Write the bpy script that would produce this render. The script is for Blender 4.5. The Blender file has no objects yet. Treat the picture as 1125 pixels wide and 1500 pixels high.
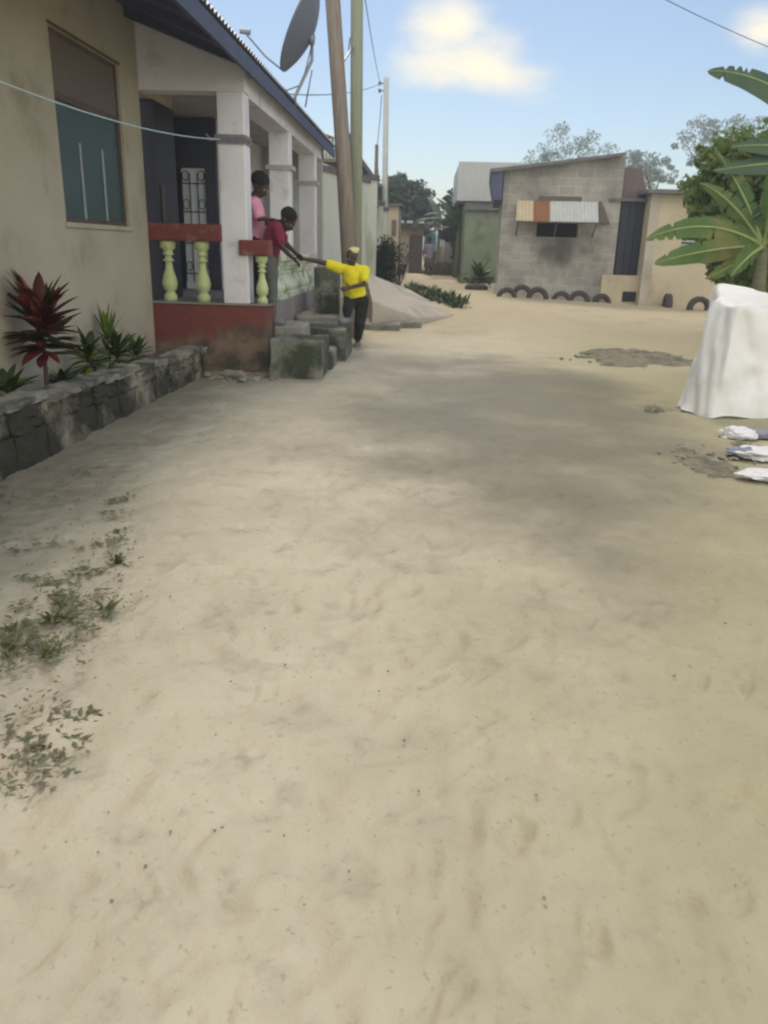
import bpy, bmesh, math, random
import numpy as np
from math import sin, cos, pi, radians, sqrt, atan2, exp
from mathutils import Vector, Matrix
random.seed(7); rng = np.random.default_rng(7)
S = bpy.context.scene; COL = S.collection

# ---------------------------------------------------------------- camera
CAMZ = 1.45; F = 1150.0; CX, CY = 562.5, 750.0
YAW, PITCH, ROLL = radians(2.4732), radians(-18.577), radians(1.5)
RM = Matrix.Rotation(YAW, 3, 'Z') @ Matrix.Rotation(pi/2 + PITCH, 3, 'X') @ Matrix.Rotation(ROLL, 3, 'Z')
cam_d = bpy.data.cameras.new('camera'); cam = bpy.data.objects.new('camera', cam_d); COL.objects.link(cam)
cam.matrix_world = Matrix.Translation((0, 0, CAMZ)) @ RM.to_4x4()
cam_d.sensor_fit = 'HORIZONTAL'; cam_d.sensor_width = 36; cam_d.lens = 36*F/1125
cam_d.clip_start = 0.05; cam_d.clip_end = 3000
cam_d.dof.use_dof = True; cam_d.dof.focus_distance = 3.2; cam_d.dof.aperture_fstop = 36.8/5.2
S.camera = cam

# ---------------------------------------------------------------- sky, sun, exposure
SUN_EL = radians(54); SUN_DX, SUN_DY = -0.14, 0.98         # the sun stands ahead on the left
w = bpy.data.worlds.new('World'); S.world = w; w.use_nodes = True
nt = w.node_tree; nt.nodes.clear(); N = nt.nodes.new; L = nt.links.new
sky = N('ShaderNodeTexSky'); sky.sky_type = 'NISHITA'; sky.sun_disc = False
sky.sun_elevation = SUN_EL; sky.sun_rotation = atan2(SUN_DX, SUN_DY)
sky.air_density = 1.0; sky.dust_density = 0.6; sky.ozone_density = 1.0
tc = N('ShaderNodeTexCoord')
mp = N('ShaderNodeMapping'); mp.inputs['Scale'].default_value = (1, 1, 2.2)
L(tc.outputs['Generated'], mp.inputs['Vector'])
nz = N('ShaderNodeTexNoise'); nz.inputs['Scale'].default_value = 6.5; nz.inputs['Detail'].default_value = 10; nz.inputs['Roughness'].default_value = 0.62
L(mp.outputs[0], nz.inputs['Vector'])
def dirv(px, py): return (RM @ Vector((px-CX, -(py-CY), -F))).normalized()
def blob(px, py, r, sz):
    c = dirv(px, py)
    sub = N('ShaderNodeVectorMath'); sub.operation = 'SUBTRACT'; L(tc.outputs['Generated'], sub.inputs[0]); sub.inputs[1].default_value = c
    ml = N('ShaderNodeVectorMath'); ml.operation = 'MULTIPLY'; L(sub.outputs[0], ml.inputs[0]); ml.inputs[1].default_value = (1, 1, sz)
    ln = N('ShaderNodeVectorMath'); ln.operation = 'LENGTH'; L(ml.outputs[0], ln.inputs[0])
    m = N('ShaderNodeMapRange'); m.inputs['From Min'].default_value = r; m.inputs['From Max'].default_value = 0; m.clamp = True
    L(ln.outputs['Value'], m.inputs['Value']); return m.outputs[0]
def addn(a, b, op='ADD'):
    m = N('ShaderNodeMath'); m.operation = op
    for i, v in enumerate((a, b)):
        if isinstance(v, (int, float)): m.inputs[i].default_value = v
        else: L(v, m.inputs[i])
    return m.outputs[0]
bl = addn(addn(blob(705, 95, 0.122, 2.2), blob(655, 42, 0.075, 1.6), 'MAXIMUM'), blob(1130, 45, 0.065, 1.6), 'MAXIMUM')
spy = N('ShaderNodeSeparateXYZ'); L(tc.outputs['Generated'], spy.inputs[0])
beh = N('ShaderNodeMapRange'); beh.inputs['From Min'].default_value = .25; beh.inputs['From Max'].default_value = -.35; L(spy.outputs['Y'], beh.inputs['Value'])
bl = addn(bl, addn(beh.outputs[0], .60, 'MULTIPLY'), 'MAXIMUM')      # unseen bright cloud added behind and overhead to fill ground and facades
cl = addn(addn(bl, 0.55, 'MULTIPLY'), nz.outputs['Fac'])
r1 = N('ShaderNodeMapRange'); r1.inputs['From Min'].default_value = 0.58; r1.inputs['From Max'].default_value = 1.10; L(cl, r1.inputs['Value']); r1.interpolation_type = 'SMOOTHSTEP'
mix = N('ShaderNodeMix'); mix.data_type = 'RGBA'
L(r1.outputs[0], mix.inputs['Factor'])
hsv = N('ShaderNodeHueSaturation'); hsv.inputs['Saturation'].default_value = 1.0; L(sky.outputs[0], hsv.inputs['Color'])
cm = N('ShaderNodeMix'); cm.data_type = 'RGBA'; L(beh.outputs[0], cm.inputs['Factor']); cm.inputs['A'].default_value = (9.9, 9.1, 7.3, 1); cm.inputs['B'].default_value = (29, 27.5, 24, 1)
L(hsv.outputs[0], mix.inputs['A']); L(cm.outputs['Result'], mix.inputs['B'])
bg = N('ShaderNodeBackground'); bg.inputs['Strength'].default_value = 0.072; L(mix.outputs['Result'], bg.inputs['Color'])
out = N('ShaderNodeOutputWorld'); L(bg.outputs[0], out.inputs['Surface'])
sun_d = bpy.data.lights.new('sun', 'SUN'); sun_d.energy = 1.05; sun_d.angle = radians(15); sun_d.color = (1.0, 0.88, 0.70)
sun = bpy.data.objects.new('sun', sun_d); COL.objects.link(sun)
hd = Vector((SUN_DX, SUN_DY)).normalized()
sun.rotation_euler = Vector((hd.x*cos(SUN_EL), hd.y*cos(SUN_EL), sin(SUN_EL))).to_track_quat('Z', 'Y').to_euler()
S.view_settings.view_transform = 'Standard'; S.view_settings.look = 'None'; S.view_settings.gamma = 1.0
S.view_settings.exposure = 0.69
S.cycles.filter_width = 2.2
S.cycles.max_bounces = 8

# ---------------------------------------------------------------- pixel -> place helpers
def sstep(a, b, t):
    t = min(1, max(0, (t-a)/(b-a))); return t*t*(3-2*t)
def H(x, y): return sstep(12, 20, y)*(.36 - .05*min(3.5, max(0, x-2.0)))
def ray(px, py): return RM @ Vector((px-CX, -(py-CY), -F))
def PY(px, py, Y): d = ray(px, py); return d*(Y/d.y) + Vector((0, 0, CAMZ))
def PX(px, py, X): d = ray(px, py); return d*(X/d.x) + Vector((0, 0, CAMZ))
PY0 = PY
def G(px, py, z=None):
    d = ray(px, py); zz = 0.0 if z is None else z; p = Vector()
    for i in range(25):
        p = d*((zz-CAMZ)/d.z) + Vector((0, 0, CAMZ))
        if z is not None: break
        zz = 0.5*zz + 0.5*H(p.x, p.y)
    return p

# ---------------------------------------------------------------- mesh builder
class MB:
    def __init__(s): s.v = []; s.f = []
    def add(s, vs, fs):
        o = len(s.v); s.v += [tuple(v) for v in vs]; s.f += [tuple(i+o for i in f) for f in fs]; return s
    def box(s, a, b, M=None):
        (x0, y0, z0), (x1, y1, z1) = a, b
        vs = [Vector(p) for p in ((x0,y0,z0),(x1,y0,z0),(x1,y1,z0),(x0,y1,z0),(x0,y0,z1),(x1,y0,z1),(x1,y1,z1),(x0,y1,z1))]
        if M: vs = [M @ v for v in vs]
        return s.add(vs, [(0,3,2,1),(4,5,6,7),(0,1,5,4),(1,2,6,5),(2,3,7,6),(3,0,4,7)])
    def prism(s, poly, d):
        d = Vector(d); n = len(poly); p = [Vector(q) for q in poly]
        return s.add(p + [q+d for q in p], [tuple(range(n))[::-1], tuple(range(n, 2*n))] + [(i, (i+1) % n, (i+1) % n+n, i+n) for i in range(n)])
    def tube(s, pts, r, n=8, cap=True, sq=None):
        pts = [Vector(p) for p in pts]; m = len(pts)
        rs = r if isinstance(r, (list, tuple)) else [r]*m
        up = Vector((0.13, 0.21, 1)).normalized(); rings = []; prev = None
        for i, p in enumerate(pts):
            t = (pts[min(i+1, m-1)] - pts[max(i-1, 0)]).normalized()
            if prev is None: u = t.cross(up if abs(t.dot(up)) < .95 else Vector((1, 0, 0))).normalized()
            else:
                u = prev - t*prev.dot(t); u.normalize()
            prev = u; v = t.cross(u)
            rings += [p + (u*cos(2*pi*k/n) + v*sin(2*pi*k/n))*rs[i] for k in range(n)]
        fs = [(i*n+k, i*n+(k+1) % n, (i+1)*n+(k+1) % n, (i+1)*n+k) for i in range(m-1) for k in range(n)]
        if cap: fs += [tuple(range(n))[::-1], tuple(range((m-1)*n, m*n))]
        return s.add(rings, fs)
    def lathe(s, prof, c=(0, 0, 0), n=16, M=None):
        c = Vector(c); vs = []
        for r, z in prof:
            for k in range(n):
                q = Vector((r*cos(2*pi*k/n), r*sin(2*pi*k/n), z)); vs.append((M @ q if M else q) + c)
        m = len(prof)
        fs = [(i*n+k, i*n+(k+1) % n, (i+1)*n+(k+1) % n, (i+1)*n+k) for i in range(m-1) for k in range(n)]
        return s.add(vs, fs + [tuple(range(n))[::-1], tuple(range((m-1)*n, m*n))])
    def ell(s, c, r, M=None, n=14, m=9):
        c = Vector(c); vs = []
        for i in range(m+1):
            a = pi*i/m
            for k in range(n):
                b = 2*pi*k/n; q = Vector((sin(a)*cos(b)*r[0], sin(a)*sin(b)*r[1], cos(a)*r[2])); vs.append((M @ q if M else q) + c)
        return s.add(vs, [(i*n+k, (i+1)*n+k, (i+1)*n+(k+1) % n, i*n+(k+1) % n) for i in range(m) for k in range(n)])
    def leaf(s, base, az, el, ln, wd, droop=1.0, n=6, fold=0.25, tear=0.0, stalk=0.0):
        p = Vector(base); e = el; vs = []; st = ln/n; tw = random.uniform(-.3, .3)
        for i in range(n+1):
            t = i/n
            d = Vector((cos(e)*cos(az), cos(e)*sin(az), sin(e)))
            sd = Vector((-sin(az), cos(az), 0)); nn = d.cross(sd)
            sd = sd*cos(tw) + nn*sin(tw)
            ww = wd*0.5*(max(0, sin(pi*min(1, max(0.03, (t-stalk)/(1-stalk))**0.8)))**0.75 if t >= stalk else 0.05)
            if tear: ww *= 1 - tear*random.random()
            up = -nn*fold*ww
            vs += [p - sd*ww + up, p.copy(), p + sd*ww + up]
            p = p + d*st; e -= droop/n
        fs = []
        for i in range(n):
            a = 3*i
            fs += [(a, a+1, a+4, a+3), (a+1, a+2, a+5, a+4)]
        return s.add(vs, fs)
    def bits(s, c, r, num, size, shell=0.0, flat=1.0):
        c = Vector(c)
        for _ in range(num):
            while True:
                q = Vector((random.uniform(-1, 1), random.uniform(-1, 1), random.uniform(-1, 1)))
                if q.length <= 1 and q.length >= shell: break
            p = c + Vector((q.x*r[0], q.y*r[1], q.z*r[2]))
            a = Vector((random.gauss(0, 1), random.gauss(0, 1), random.gauss(0, flat))).normalized()
            b = a.cross(Vector((random.gauss(0, 1), random.gauss(0, 1), random.gauss(0, 1)))).normalized()
            L_ = size*random.uniform(.6, 1.3); W_ = L_*.42
            s.add([p-a*L_*.5, p+b*W_*.5, p+a*L_*.5, p-b*W_*.5], [(0, 1, 2, 3)])
        return s
    def build(s, name, mat, parent=None, smooth=False, bevel=0, jit=0):
        me = bpy.data.meshes.new(name)
        off = parent.matrix_world_loc if False else (Vector(parent['_o']) if parent and '_o' in parent.keys() else Vector((0, 0, 0)))
        vs = s.v
        if jit: vs = [(x+random.uniform(-jit, jit), y+random.uniform(-jit, jit), z+random.uniform(-jit, jit)) for x, y, z in vs]
        # a top-level mesh gets its own origin at its base centre
        if parent is None:
            xs = [v[0] for v in vs]; ys = [v[1] for v in vs]; zs = [v[2] for v in vs]
            off = Vector(((min(xs)+max(xs))/2, (min(ys)+max(ys))/2, min(zs)))
        me.from_pydata([(x-off.x, y-off.y, z-off.z) for x, y, z in vs], [], s.f)
        me.update(); bm = bmesh.new(); bm.from_mesh(me); bmesh.ops.recalc_face_normals(bm, faces=bm.faces) if not getattr(s, 'norec', 0) else None; bm.to_mesh(me); bm.free()
        if smooth: me.shade_smooth()
        o = bpy.data.objects.new(name, me); COL.objects.link(o)
        if mat: me.materials.append(mat)
        if parent is None: o.location = off
        else: o.parent = parent
        if parent is not None: o['_o'] = tuple(off)
        else: o['_o'] = tuple(off)
        if bevel:
            m = o.modifiers.new('bevel', 'BEVEL'); m.width = bevel; m.segments = 2; m.limit_method = 'ANGLE'
        return o
def tag(o, label=None, cat=None, group=None, kind=None):
    if label: o['label'] = label
    if cat: o['category'] = cat
    if group: o['group'] = group
    if kind: o['kind'] = kind
    return o
def empty(name, loc, label=None, cat=None, group=None):
    o = bpy.data.objects.new(name, None); COL.objects.link(o); o.location = loc; o['_o'] = tuple(loc); o.empty_display_size = .1
    return tag(o, label, cat, group)
def copy_tree(o, parent=None):
    c = o.copy(); COL.objects.link(c); c.parent = parent
    for ch in list(o.children): copy_tree(ch, c)
    return c

# ---------------------------------------------------------------- materials
def mat(name, c1, c2=None, scale=3.0, rough=0.85, bump=0.0, bscale=None, c3=None, c3s=0.8, c3t=0.58, metal=0.0, spec=None, coord='Object', detail=6, stretch=None, sss=0, trans=0, sheen=0):
    m = bpy.data.materials.new(name); m.use_nodes = True; t = m.node_tree; b = t.nodes['Principled BSDF']
    b.inputs['Roughness'].default_value = rough; b.inputs['Metallic'].default_value = metal
    if spec is not None: b.inputs['Specular IOR Level'].default_value = spec
    c1 = (*c1, 1); b.inputs['Base Color'].default_value = c1
    co = t.nodes.new('ShaderNodeTexCoord'); src = co.outputs[coord]
    if stretch:
        mp = t.nodes.new('ShaderNodeMapping'); mp.inputs['Scale'].default_value = stretch; t.links.new(src, mp.inputs[0]); src = mp.outputs[0]
    col = None
    if c2:
        n = t.nodes.new('ShaderNodeTexNoise'); n.inputs['Scale'].default_value = scale; n.inputs['Detail'].default_value = detail; n.inputs['Roughness'].default_value = .62
        t.links.new(src, n.inputs['Vector'])
        r = t.nodes.new('ShaderNodeMapRange'); r.inputs['From Min'].default_value = .33; r.inputs['From Max'].default_value = .67; t.links.new(n.outputs['Fac'], r.inputs['Value'])
        x = t.nodes.new('ShaderNodeMix'); x.data_type = 'RGBA'; x.inputs['A'].default_value = c1; x.inputs['B'].default_value = (*c2, 1); t.links.new(r.outputs[0], x.inputs['Factor'])
        col = x.outputs['Result']
    if c3:
        n = t.nodes.new('ShaderNodeTexNoise'); n.inputs['Scale'].default_value = c3s; n.inputs['Detail'].default_value = 7; n.inputs['Roughness'].default_value = .65
        t.links.new(src, n.inputs['Vector'])
        r = t.nodes.new('ShaderNodeMapRange'); r.inputs['From Min'].default_value = c3t-.07; r.inputs['From Max'].default_value = c3t+.07; t.links.new(n.outputs['Fac'], r.inputs['Value'])
        x = t.nodes.new('ShaderNodeMix'); x.data_type = 'RGBA'; x.inputs['B'].default_value = (*c3, 1); t.links.new(r.outputs[0], x.inputs['Factor'])
        if col: t.links.new(col, x.inputs['A'])
        else: x.inputs['A'].default_value = c1
        col = x.outputs['Result']
    if col: t.links.new(col, b.inputs['Base Color'])
    if bump:
        n = t.nodes.new('ShaderNodeTexNoise'); n.inputs['Scale'].default_value = bscale or scale*6; n.inputs['Detail'].default_value = 5; t.links.new(src, n.inputs['Vector'])
        bp = t.nodes.new('ShaderNodeBump'); bp.inputs['Strength'].default_value = bump; bp.inputs['Distance'].default_value = .02
        t.links.new(n.outputs['Fac'], bp.inputs['Height']); t.links.new(bp.outputs[0], b.inputs['Normal'])
    if trans:
        tr = t.nodes.new('ShaderNodeBsdfTranslucent'); ms = t.nodes.new('ShaderNodeMixShader'); ms.inputs[0].default_value = trans
        if col: t.links.new(col, tr.inputs[0])
        else: tr.inputs[0].default_value = c1
        o = t.nodes['Material Output']; t.links.new(b.outputs[0], ms.inputs[1]); t.links.new(tr.outputs[0], ms.inputs[2]); t.links.new(ms.outputs[0], o.inputs['Surface'])
    return m

M = {}
M['cream'] = mat('cream_plaster', (.48,.435,.335), (.41,.37,.285), 1.4, .9, .3, 30, (.33,.295,.20), 1.3, .60)
M['white'] = mat('white_paint', (.80,.79,.82), (.70,.69,.72), 2.5, .7, .2, 40, (.50,.48,.46), 2.6, .63)
M['maroon'] = mat('maroon_paint', (.20,.045,.038), (.15,.035,.03), 4, .65, .3, 30, (.24,.15,.11), 4.2, .58)
M['plinth'] = None
M['lime'] = mat('lime_paint', (.55,.62,.30), (.46,.54,.26), 9, .6, .15, 40)
M['lime_old'] = mat('weathered_lime_paint', (.66,.70,.60), (.54,.60,.47), 8, .8, .3, 30, (.26,.34,.18), 4.0, .56)
M['ceil'] = mat('ceiling_board', (.46,.43,.41), (.38,.36,.35), 2, .9)
M['roofmetal'] = mat('roof_sheet', (.30,.33,.40), (.24,.27,.34), 2, .5, 0, metal=.3)
M['fascia'] = mat('blue_fascia', (.07,.085,.15), (.055,.065,.12), 5, .7)
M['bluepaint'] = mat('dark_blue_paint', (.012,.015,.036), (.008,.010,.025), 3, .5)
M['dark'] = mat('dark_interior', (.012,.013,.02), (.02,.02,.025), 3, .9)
M['doorwhite'] = mat('door_white', (.62,.66,.68), (.55,.6,.62), 4, .5)
M['iron'] = mat('black_iron', (.03,.03,.035), None, rough=.5, metal=.5)
M['glass'] = mat('teal_window', (.035,.085,.09), (.028,.065,.07), 2.5, .35)
M['curt'] = mat('brown_panel', (.17,.14,.125), (.14,.115,.105), 6, .8, stretch=(1, 8, 1))
M['framew'] = mat('pale_frame', (.42,.46,.46), (.34,.38,.38), 9, .6)
M['lintel'] = mat('lintel_brown', (.10,.07,.06), (.14,.10,.08), 9, .8)
M['conc'] = mat('concrete', (.30,.285,.25), (.22,.21,.18), 3, .95, .5, 25, (.13,.13,.10), 1.6, .60)
M['concmoss'] = mat('mossy_concrete', (.25,.25,.21), (.15,.155,.12), 3.5, .95, .6, 22, (.045,.055,.035), 1.7, .50)
M['concpale'] = mat('pale_concrete', (.46,.42,.35), (.38,.35,.29), 2.5, .95, .4, 25, (.30,.28,.23), 1.2, .6)
M['porchfloor'] = mat('porch_floor', (.30,.26,.27), (.24,.21,.22), 3, .85, .2, 20)
M['stone'] = mat('rubble_stone', (.34,.305,.24), (.22,.20,.155), 4, .97, .9, 18, (.04,.04,.026), 1.3, .46)
M['coping'] = mat('coping_stone', (.34,.325,.27), (.22,.215,.175), 4, .97, .7, 20, (.08,.075,.055), 2.6, .52)
M['soil'] = mat('garden_soil', (.13,.10,.07), (.20,.165,.12), 9, 1, .8, 40)
M['wallw'] = mat('limewashed_wall', (.60,.62,.57), (.50,.53,.47), 1.1, .9, .2, 20, (.34,.36,.29), 1.1, .62, stretch=(1, 1, .35))
M['cap'] = mat('wall_cap', (.10,.10,.105), (.16,.16,.16), 5, .9, .3)
M['whiteroof'] = mat('pale_roof_sheet', (.55,.55,.50), (.47,.47,.43), 3, .5, metal=.2)
M['pole1'] = mat('weathered_pole', (.30,.25,.21), (.20,.165,.14), 4, .85, .5, 25, stretch=(6, 6, .6))
M['pole2'] = mat('greenish_pole', (.33,.35,.27), (.25,.28,.19), 3, .85, .4, 25, stretch=(5, 5, .5))
M['pole3'] = mat('grey_pole', (.45,.47,.45), (.38,.4,.38), 4, .8)
M['wire'] = mat('wire_plastic', (.10,.11,.13), None, rough=.6)
M['cord'] = mat('pale_cord', (.45,.60,.62), None, rough=.7)
M['rag'] = mat('grey_rag', (.25,.25,.27), (.18,.18,.20), 20, .95, .5, 60)
M['dish'] = mat('dish_grey', (.13,.15,.20), (.11,.13,.17), 3, .55)
M['metal'] = mat('galvanised_metal', (.30,.32,.34), (.22,.24,.26), 5, .5, metal=.6)
M['skin'] = mat('skin_brown', (.055,.028,.018), (.045,.022,.014), 6, .5)
M['skin_c'] = mat('skin_brown_light', (.060,.030,.018), (.048,.024,.015), 6, .5)
M['hair'] = mat('black_hair', (.009,.008,.008), (.016,.014,.013), 60, .95, 1.0, 120)
M['pink'] = mat('pink_shirt', (.72,.33,.46), (.60,.26,.38), 7, .9, .3, 30)
M['maroonc'] = mat('maroon_shirt', (.22,.020,.055), (.17,.016,.045), 7, .9, .3, 30)
M['yellow'] = mat('yellow_shirt', (.80,.70,.012), (.72,.62,.01), 6, .85, .4, 22)
M['navy'] = mat('navy_trousers', (.014,.017,.035), (.02,.022,.04), 8, .9, .3)
M['black'] = mat('black_trousers', (.008,.008,.010), (.014,.014,.016), 8, .9, .4, 25)
M['greyc'] = mat('grey_trousers', (.13,.135,.12), (.10,.105,.095), 8, .9, .3)
M['shoe'] = mat('grey_shoe', (.22,.22,.22), (.15,.15,.15), 12, .7)
M['capy'] = mat('pale_yellow_cap', (.70,.62,.33), (.6,.52,.25), 10, .85)
M['paper'] = mat('pale_cloth', (.60,.60,.66), (.5,.5,.58), 10, .85)
M['sheet'] = mat('corrugated_pale', (.58,.60,.58), (.50,.52,.51), 5, .5, metal=.2)
M['sheetdull'] = mat('corrugated_cream', (.58,.48,.34), (.5,.42,.3), 5, .6, metal=.1)
M['rust'] = mat('rusty_sheet', (.30,.13,.06), (.22,.10,.055), 6, .9, .2)
M['rustbrown'] = mat('brown_rusty_roof', (.16,.12,.11), (.12,.10,.10), 4, .9)
M['shedmetal'] = mat('pale_grey_sheet', (.42,.43,.43), (.36,.37,.37), 1.5, .5, metal=.2)
M['shedwall'] = mat('green_stained_wall', (.20,.23,.16), (.16,.19,.12), 2, .95, .3, 15, (.09,.12,.05), 1.0, .55)
M['creamwall'] = mat('cream_block_wall', (.52,.45,.33), (.45,.39,.28), 1.8, .95, .3, 14, (.36,.31,.23), 1.1, .6)
M['tyre'] = mat('tyre_rubber', (.045,.035,.035), (.075,.06,.055), 10, .9, .4, 30)
M['wood'] = mat('grey_wood', (.16,.13,.11), (.10,.08,.07), 5, .9, .3, stretch=(8, 8, 1))
M['tarp'] = mat('white_tarpaulin', (.88,.87,.86), (.82,.82,.82), 3, .55, .25, 9, trans=.15)
M['plasticw'] = mat('white_plastic', (.84,.83,.84), (.76,.75,.79), 8, .5, .3, 20, trans=.15)
M['bluerag'] = mat('blue_grey_rag', (.25,.26,.32), (.19,.20,.25), 8, .8, .4, 20)
M['sand'] = mat('yellow_sand', (.56,.46,.31), (.48,.40,.27), 4, 1, .5, 30)  # plain yellow sand of the mound
M['dirt'] = mat('dark_dirt', (.27,.235,.175), (.15,.13,.095), 9, 1, .9, 30, (.11,.12,.07), 3.0, .58)
M['litter'] = mat('dry_leaf_litter', (.24,.19,.13), (.15,.12,.075), 14, .9)
M['pebble'] = mat('pebbles', (.32,.285,.23), (.19,.17,.135), 14, .9)
def leafm(n, a, b, sc=2.0, tr=.25, c3=None): return mat(n, a, b, sc, .55, c3=c3, c3s=sc*.6, c3t=.55, trans=tr)
M['ti'] = leafm('red_cordyline_leaf', (.15,.022,.02), (.05,.02,.012), 3.5, .3, (.26,.09,.06))
M['ti2'] = leafm('pink_cordyline_leaf', (.42,.14,.10), (.28,.07,.05), 5, .3)
M['leafd'] = leafm('dark_green_leaf', (.03,.055,.015), (.055,.09,.02), 4)
M['leafm'] = leafm('mid_green_leaf', (.06,.10,.02), (.10,.15,.03), 5)
M['leafy'] = leafm('lime_green_leaf', (.20,.30,.03), (.14,.22,.02), 5)
M['banana'] = leafm('banana_leaf', (.12,.20,.045), (.075,.145,.035), 1.8, .4, (.20,.20,.06))
M['bananad'] = leafm('deep_banana_leaf', (.04,.085,.045), (.06,.11,.05), 1.2, .25)
M['treeg'] = leafm('tree_leaf', (.13,.21,.05), (.22,.28,.06), .9, .45)
M['treef'] = leafm('far_leaf', (.028,.055,.030), (.05,.08,.04), .6, .25)
M['treefe'] = leafm('hazy_feathery_leaf', (.27,.33,.33), (.31,.37,.34), .6, .35)  # leaf colour paled to blue-grey, painting in distance haze
M['bushd'] = leafm('dark_bush_leaf', (.012,.020,.012), (.022,.032,.018), 2, .1)
M['bushr'] = leafm('purple_bush_leaf', (.10,.055,.06), (.06,.04,.045), 3, .2)
M['grass'] = leafm('verge_grass', (.10,.13,.035), (.16,.17,.06), 3, .2)
M['weed'] = leafm('weed_leaf', (.19,.20,.11), (.12,.14,.075), 6, .2)
M['rib'] = mat('leaf_rib', (.26,.32,.10), (.20,.26,.08), 6, .6)
M['stem'] = mat('plant_stem', (.12,.09,.06), (.08,.06,.04), 8, .9)
M['pstem'] = mat('banana_stem', (.14,.15,.07), (.10,.09,.05), 4, .8, stretch=(1, 1, 3))

# plinth: maroon paint over dirty render, the paint worn away towards the foot in an uneven edge
def plinth_mat():
    m = mat('plinth_paint', (.20,.05,.042), (.15,.04,.034), 4, .7, .3, 25); t = m.node_tree; b = t.nodes['Principled BSDF']
    base = b.inputs['Base Color'].links[0].from_socket
    g = t.nodes.new('ShaderNodeNewGeometry'); sp = t.nodes.new('ShaderNodeSeparateXYZ'); t.links.new(g.outputs['Position'], sp.inputs[0])
    n = t.nodes.new('ShaderNodeTexNoise'); n.inputs['Scale'].default_value = 3.2; n.inputs['Detail'].default_value = 7; t.links.new(g.outputs['Position'], n.inputs['Vector'])
    a = t.nodes.new('ShaderNodeMath'); a.operation = 'MULTIPLY_ADD'; t.links.new(n.outputs['Fac'], a.inputs[0]); a.inputs[1].default_value = -.75; t.links.new(sp.outputs['Z'], a.inputs[2])
    sx = t.nodes.new('ShaderNodeMath'); sx.operation = 'MULTIPLY_ADD'; t.links.new(sp.outputs['X'], sx.inputs[0]); sx.inputs[1].default_value = -.13; t.links.new(a.outputs[0], sx.inputs[2])
    r = t.nodes.new('ShaderNodeMapRange'); r.inputs['From Min'].default_value = .02+.26; r.inputs['From Max'].default_value = .19+.26; t.links.new(sx.outputs[0], r.inputs['Value'])
    n2 = t.nodes.new('ShaderNodeTexNoise'); n2.inputs['Scale'].default_value = 5; n2.inputs['Detail'].default_value = 5; t.links.new(g.outputs['Position'], n2.inputs['Vector'])
    cr = t.nodes.new('ShaderNodeValToRGB'); cr.color_ramp.elements[0].position = .38; cr.color_ramp.elements[0].color = (.07,.065,.04,1); cr.color_ramp.elements[1].position = .6; cr.color_ramp.elements[1].color = (.22,.15,.105,1)
    t.links.new(n2.outputs['Fac'], cr.inputs[0])
    x = t.nodes.new('ShaderNodeMix'); x.data_type = 'RGBA'; t.links.new(r.outputs[0], x.inputs['Factor']); t.links.new(cr.outputs[0], x.inputs['A']); t.links.new(base, x.inputs['B'])
    t.links.new(x.outputs['Result'], b.inputs['Base Color']); return m
M['plinth'] = plinth_mat()

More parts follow.
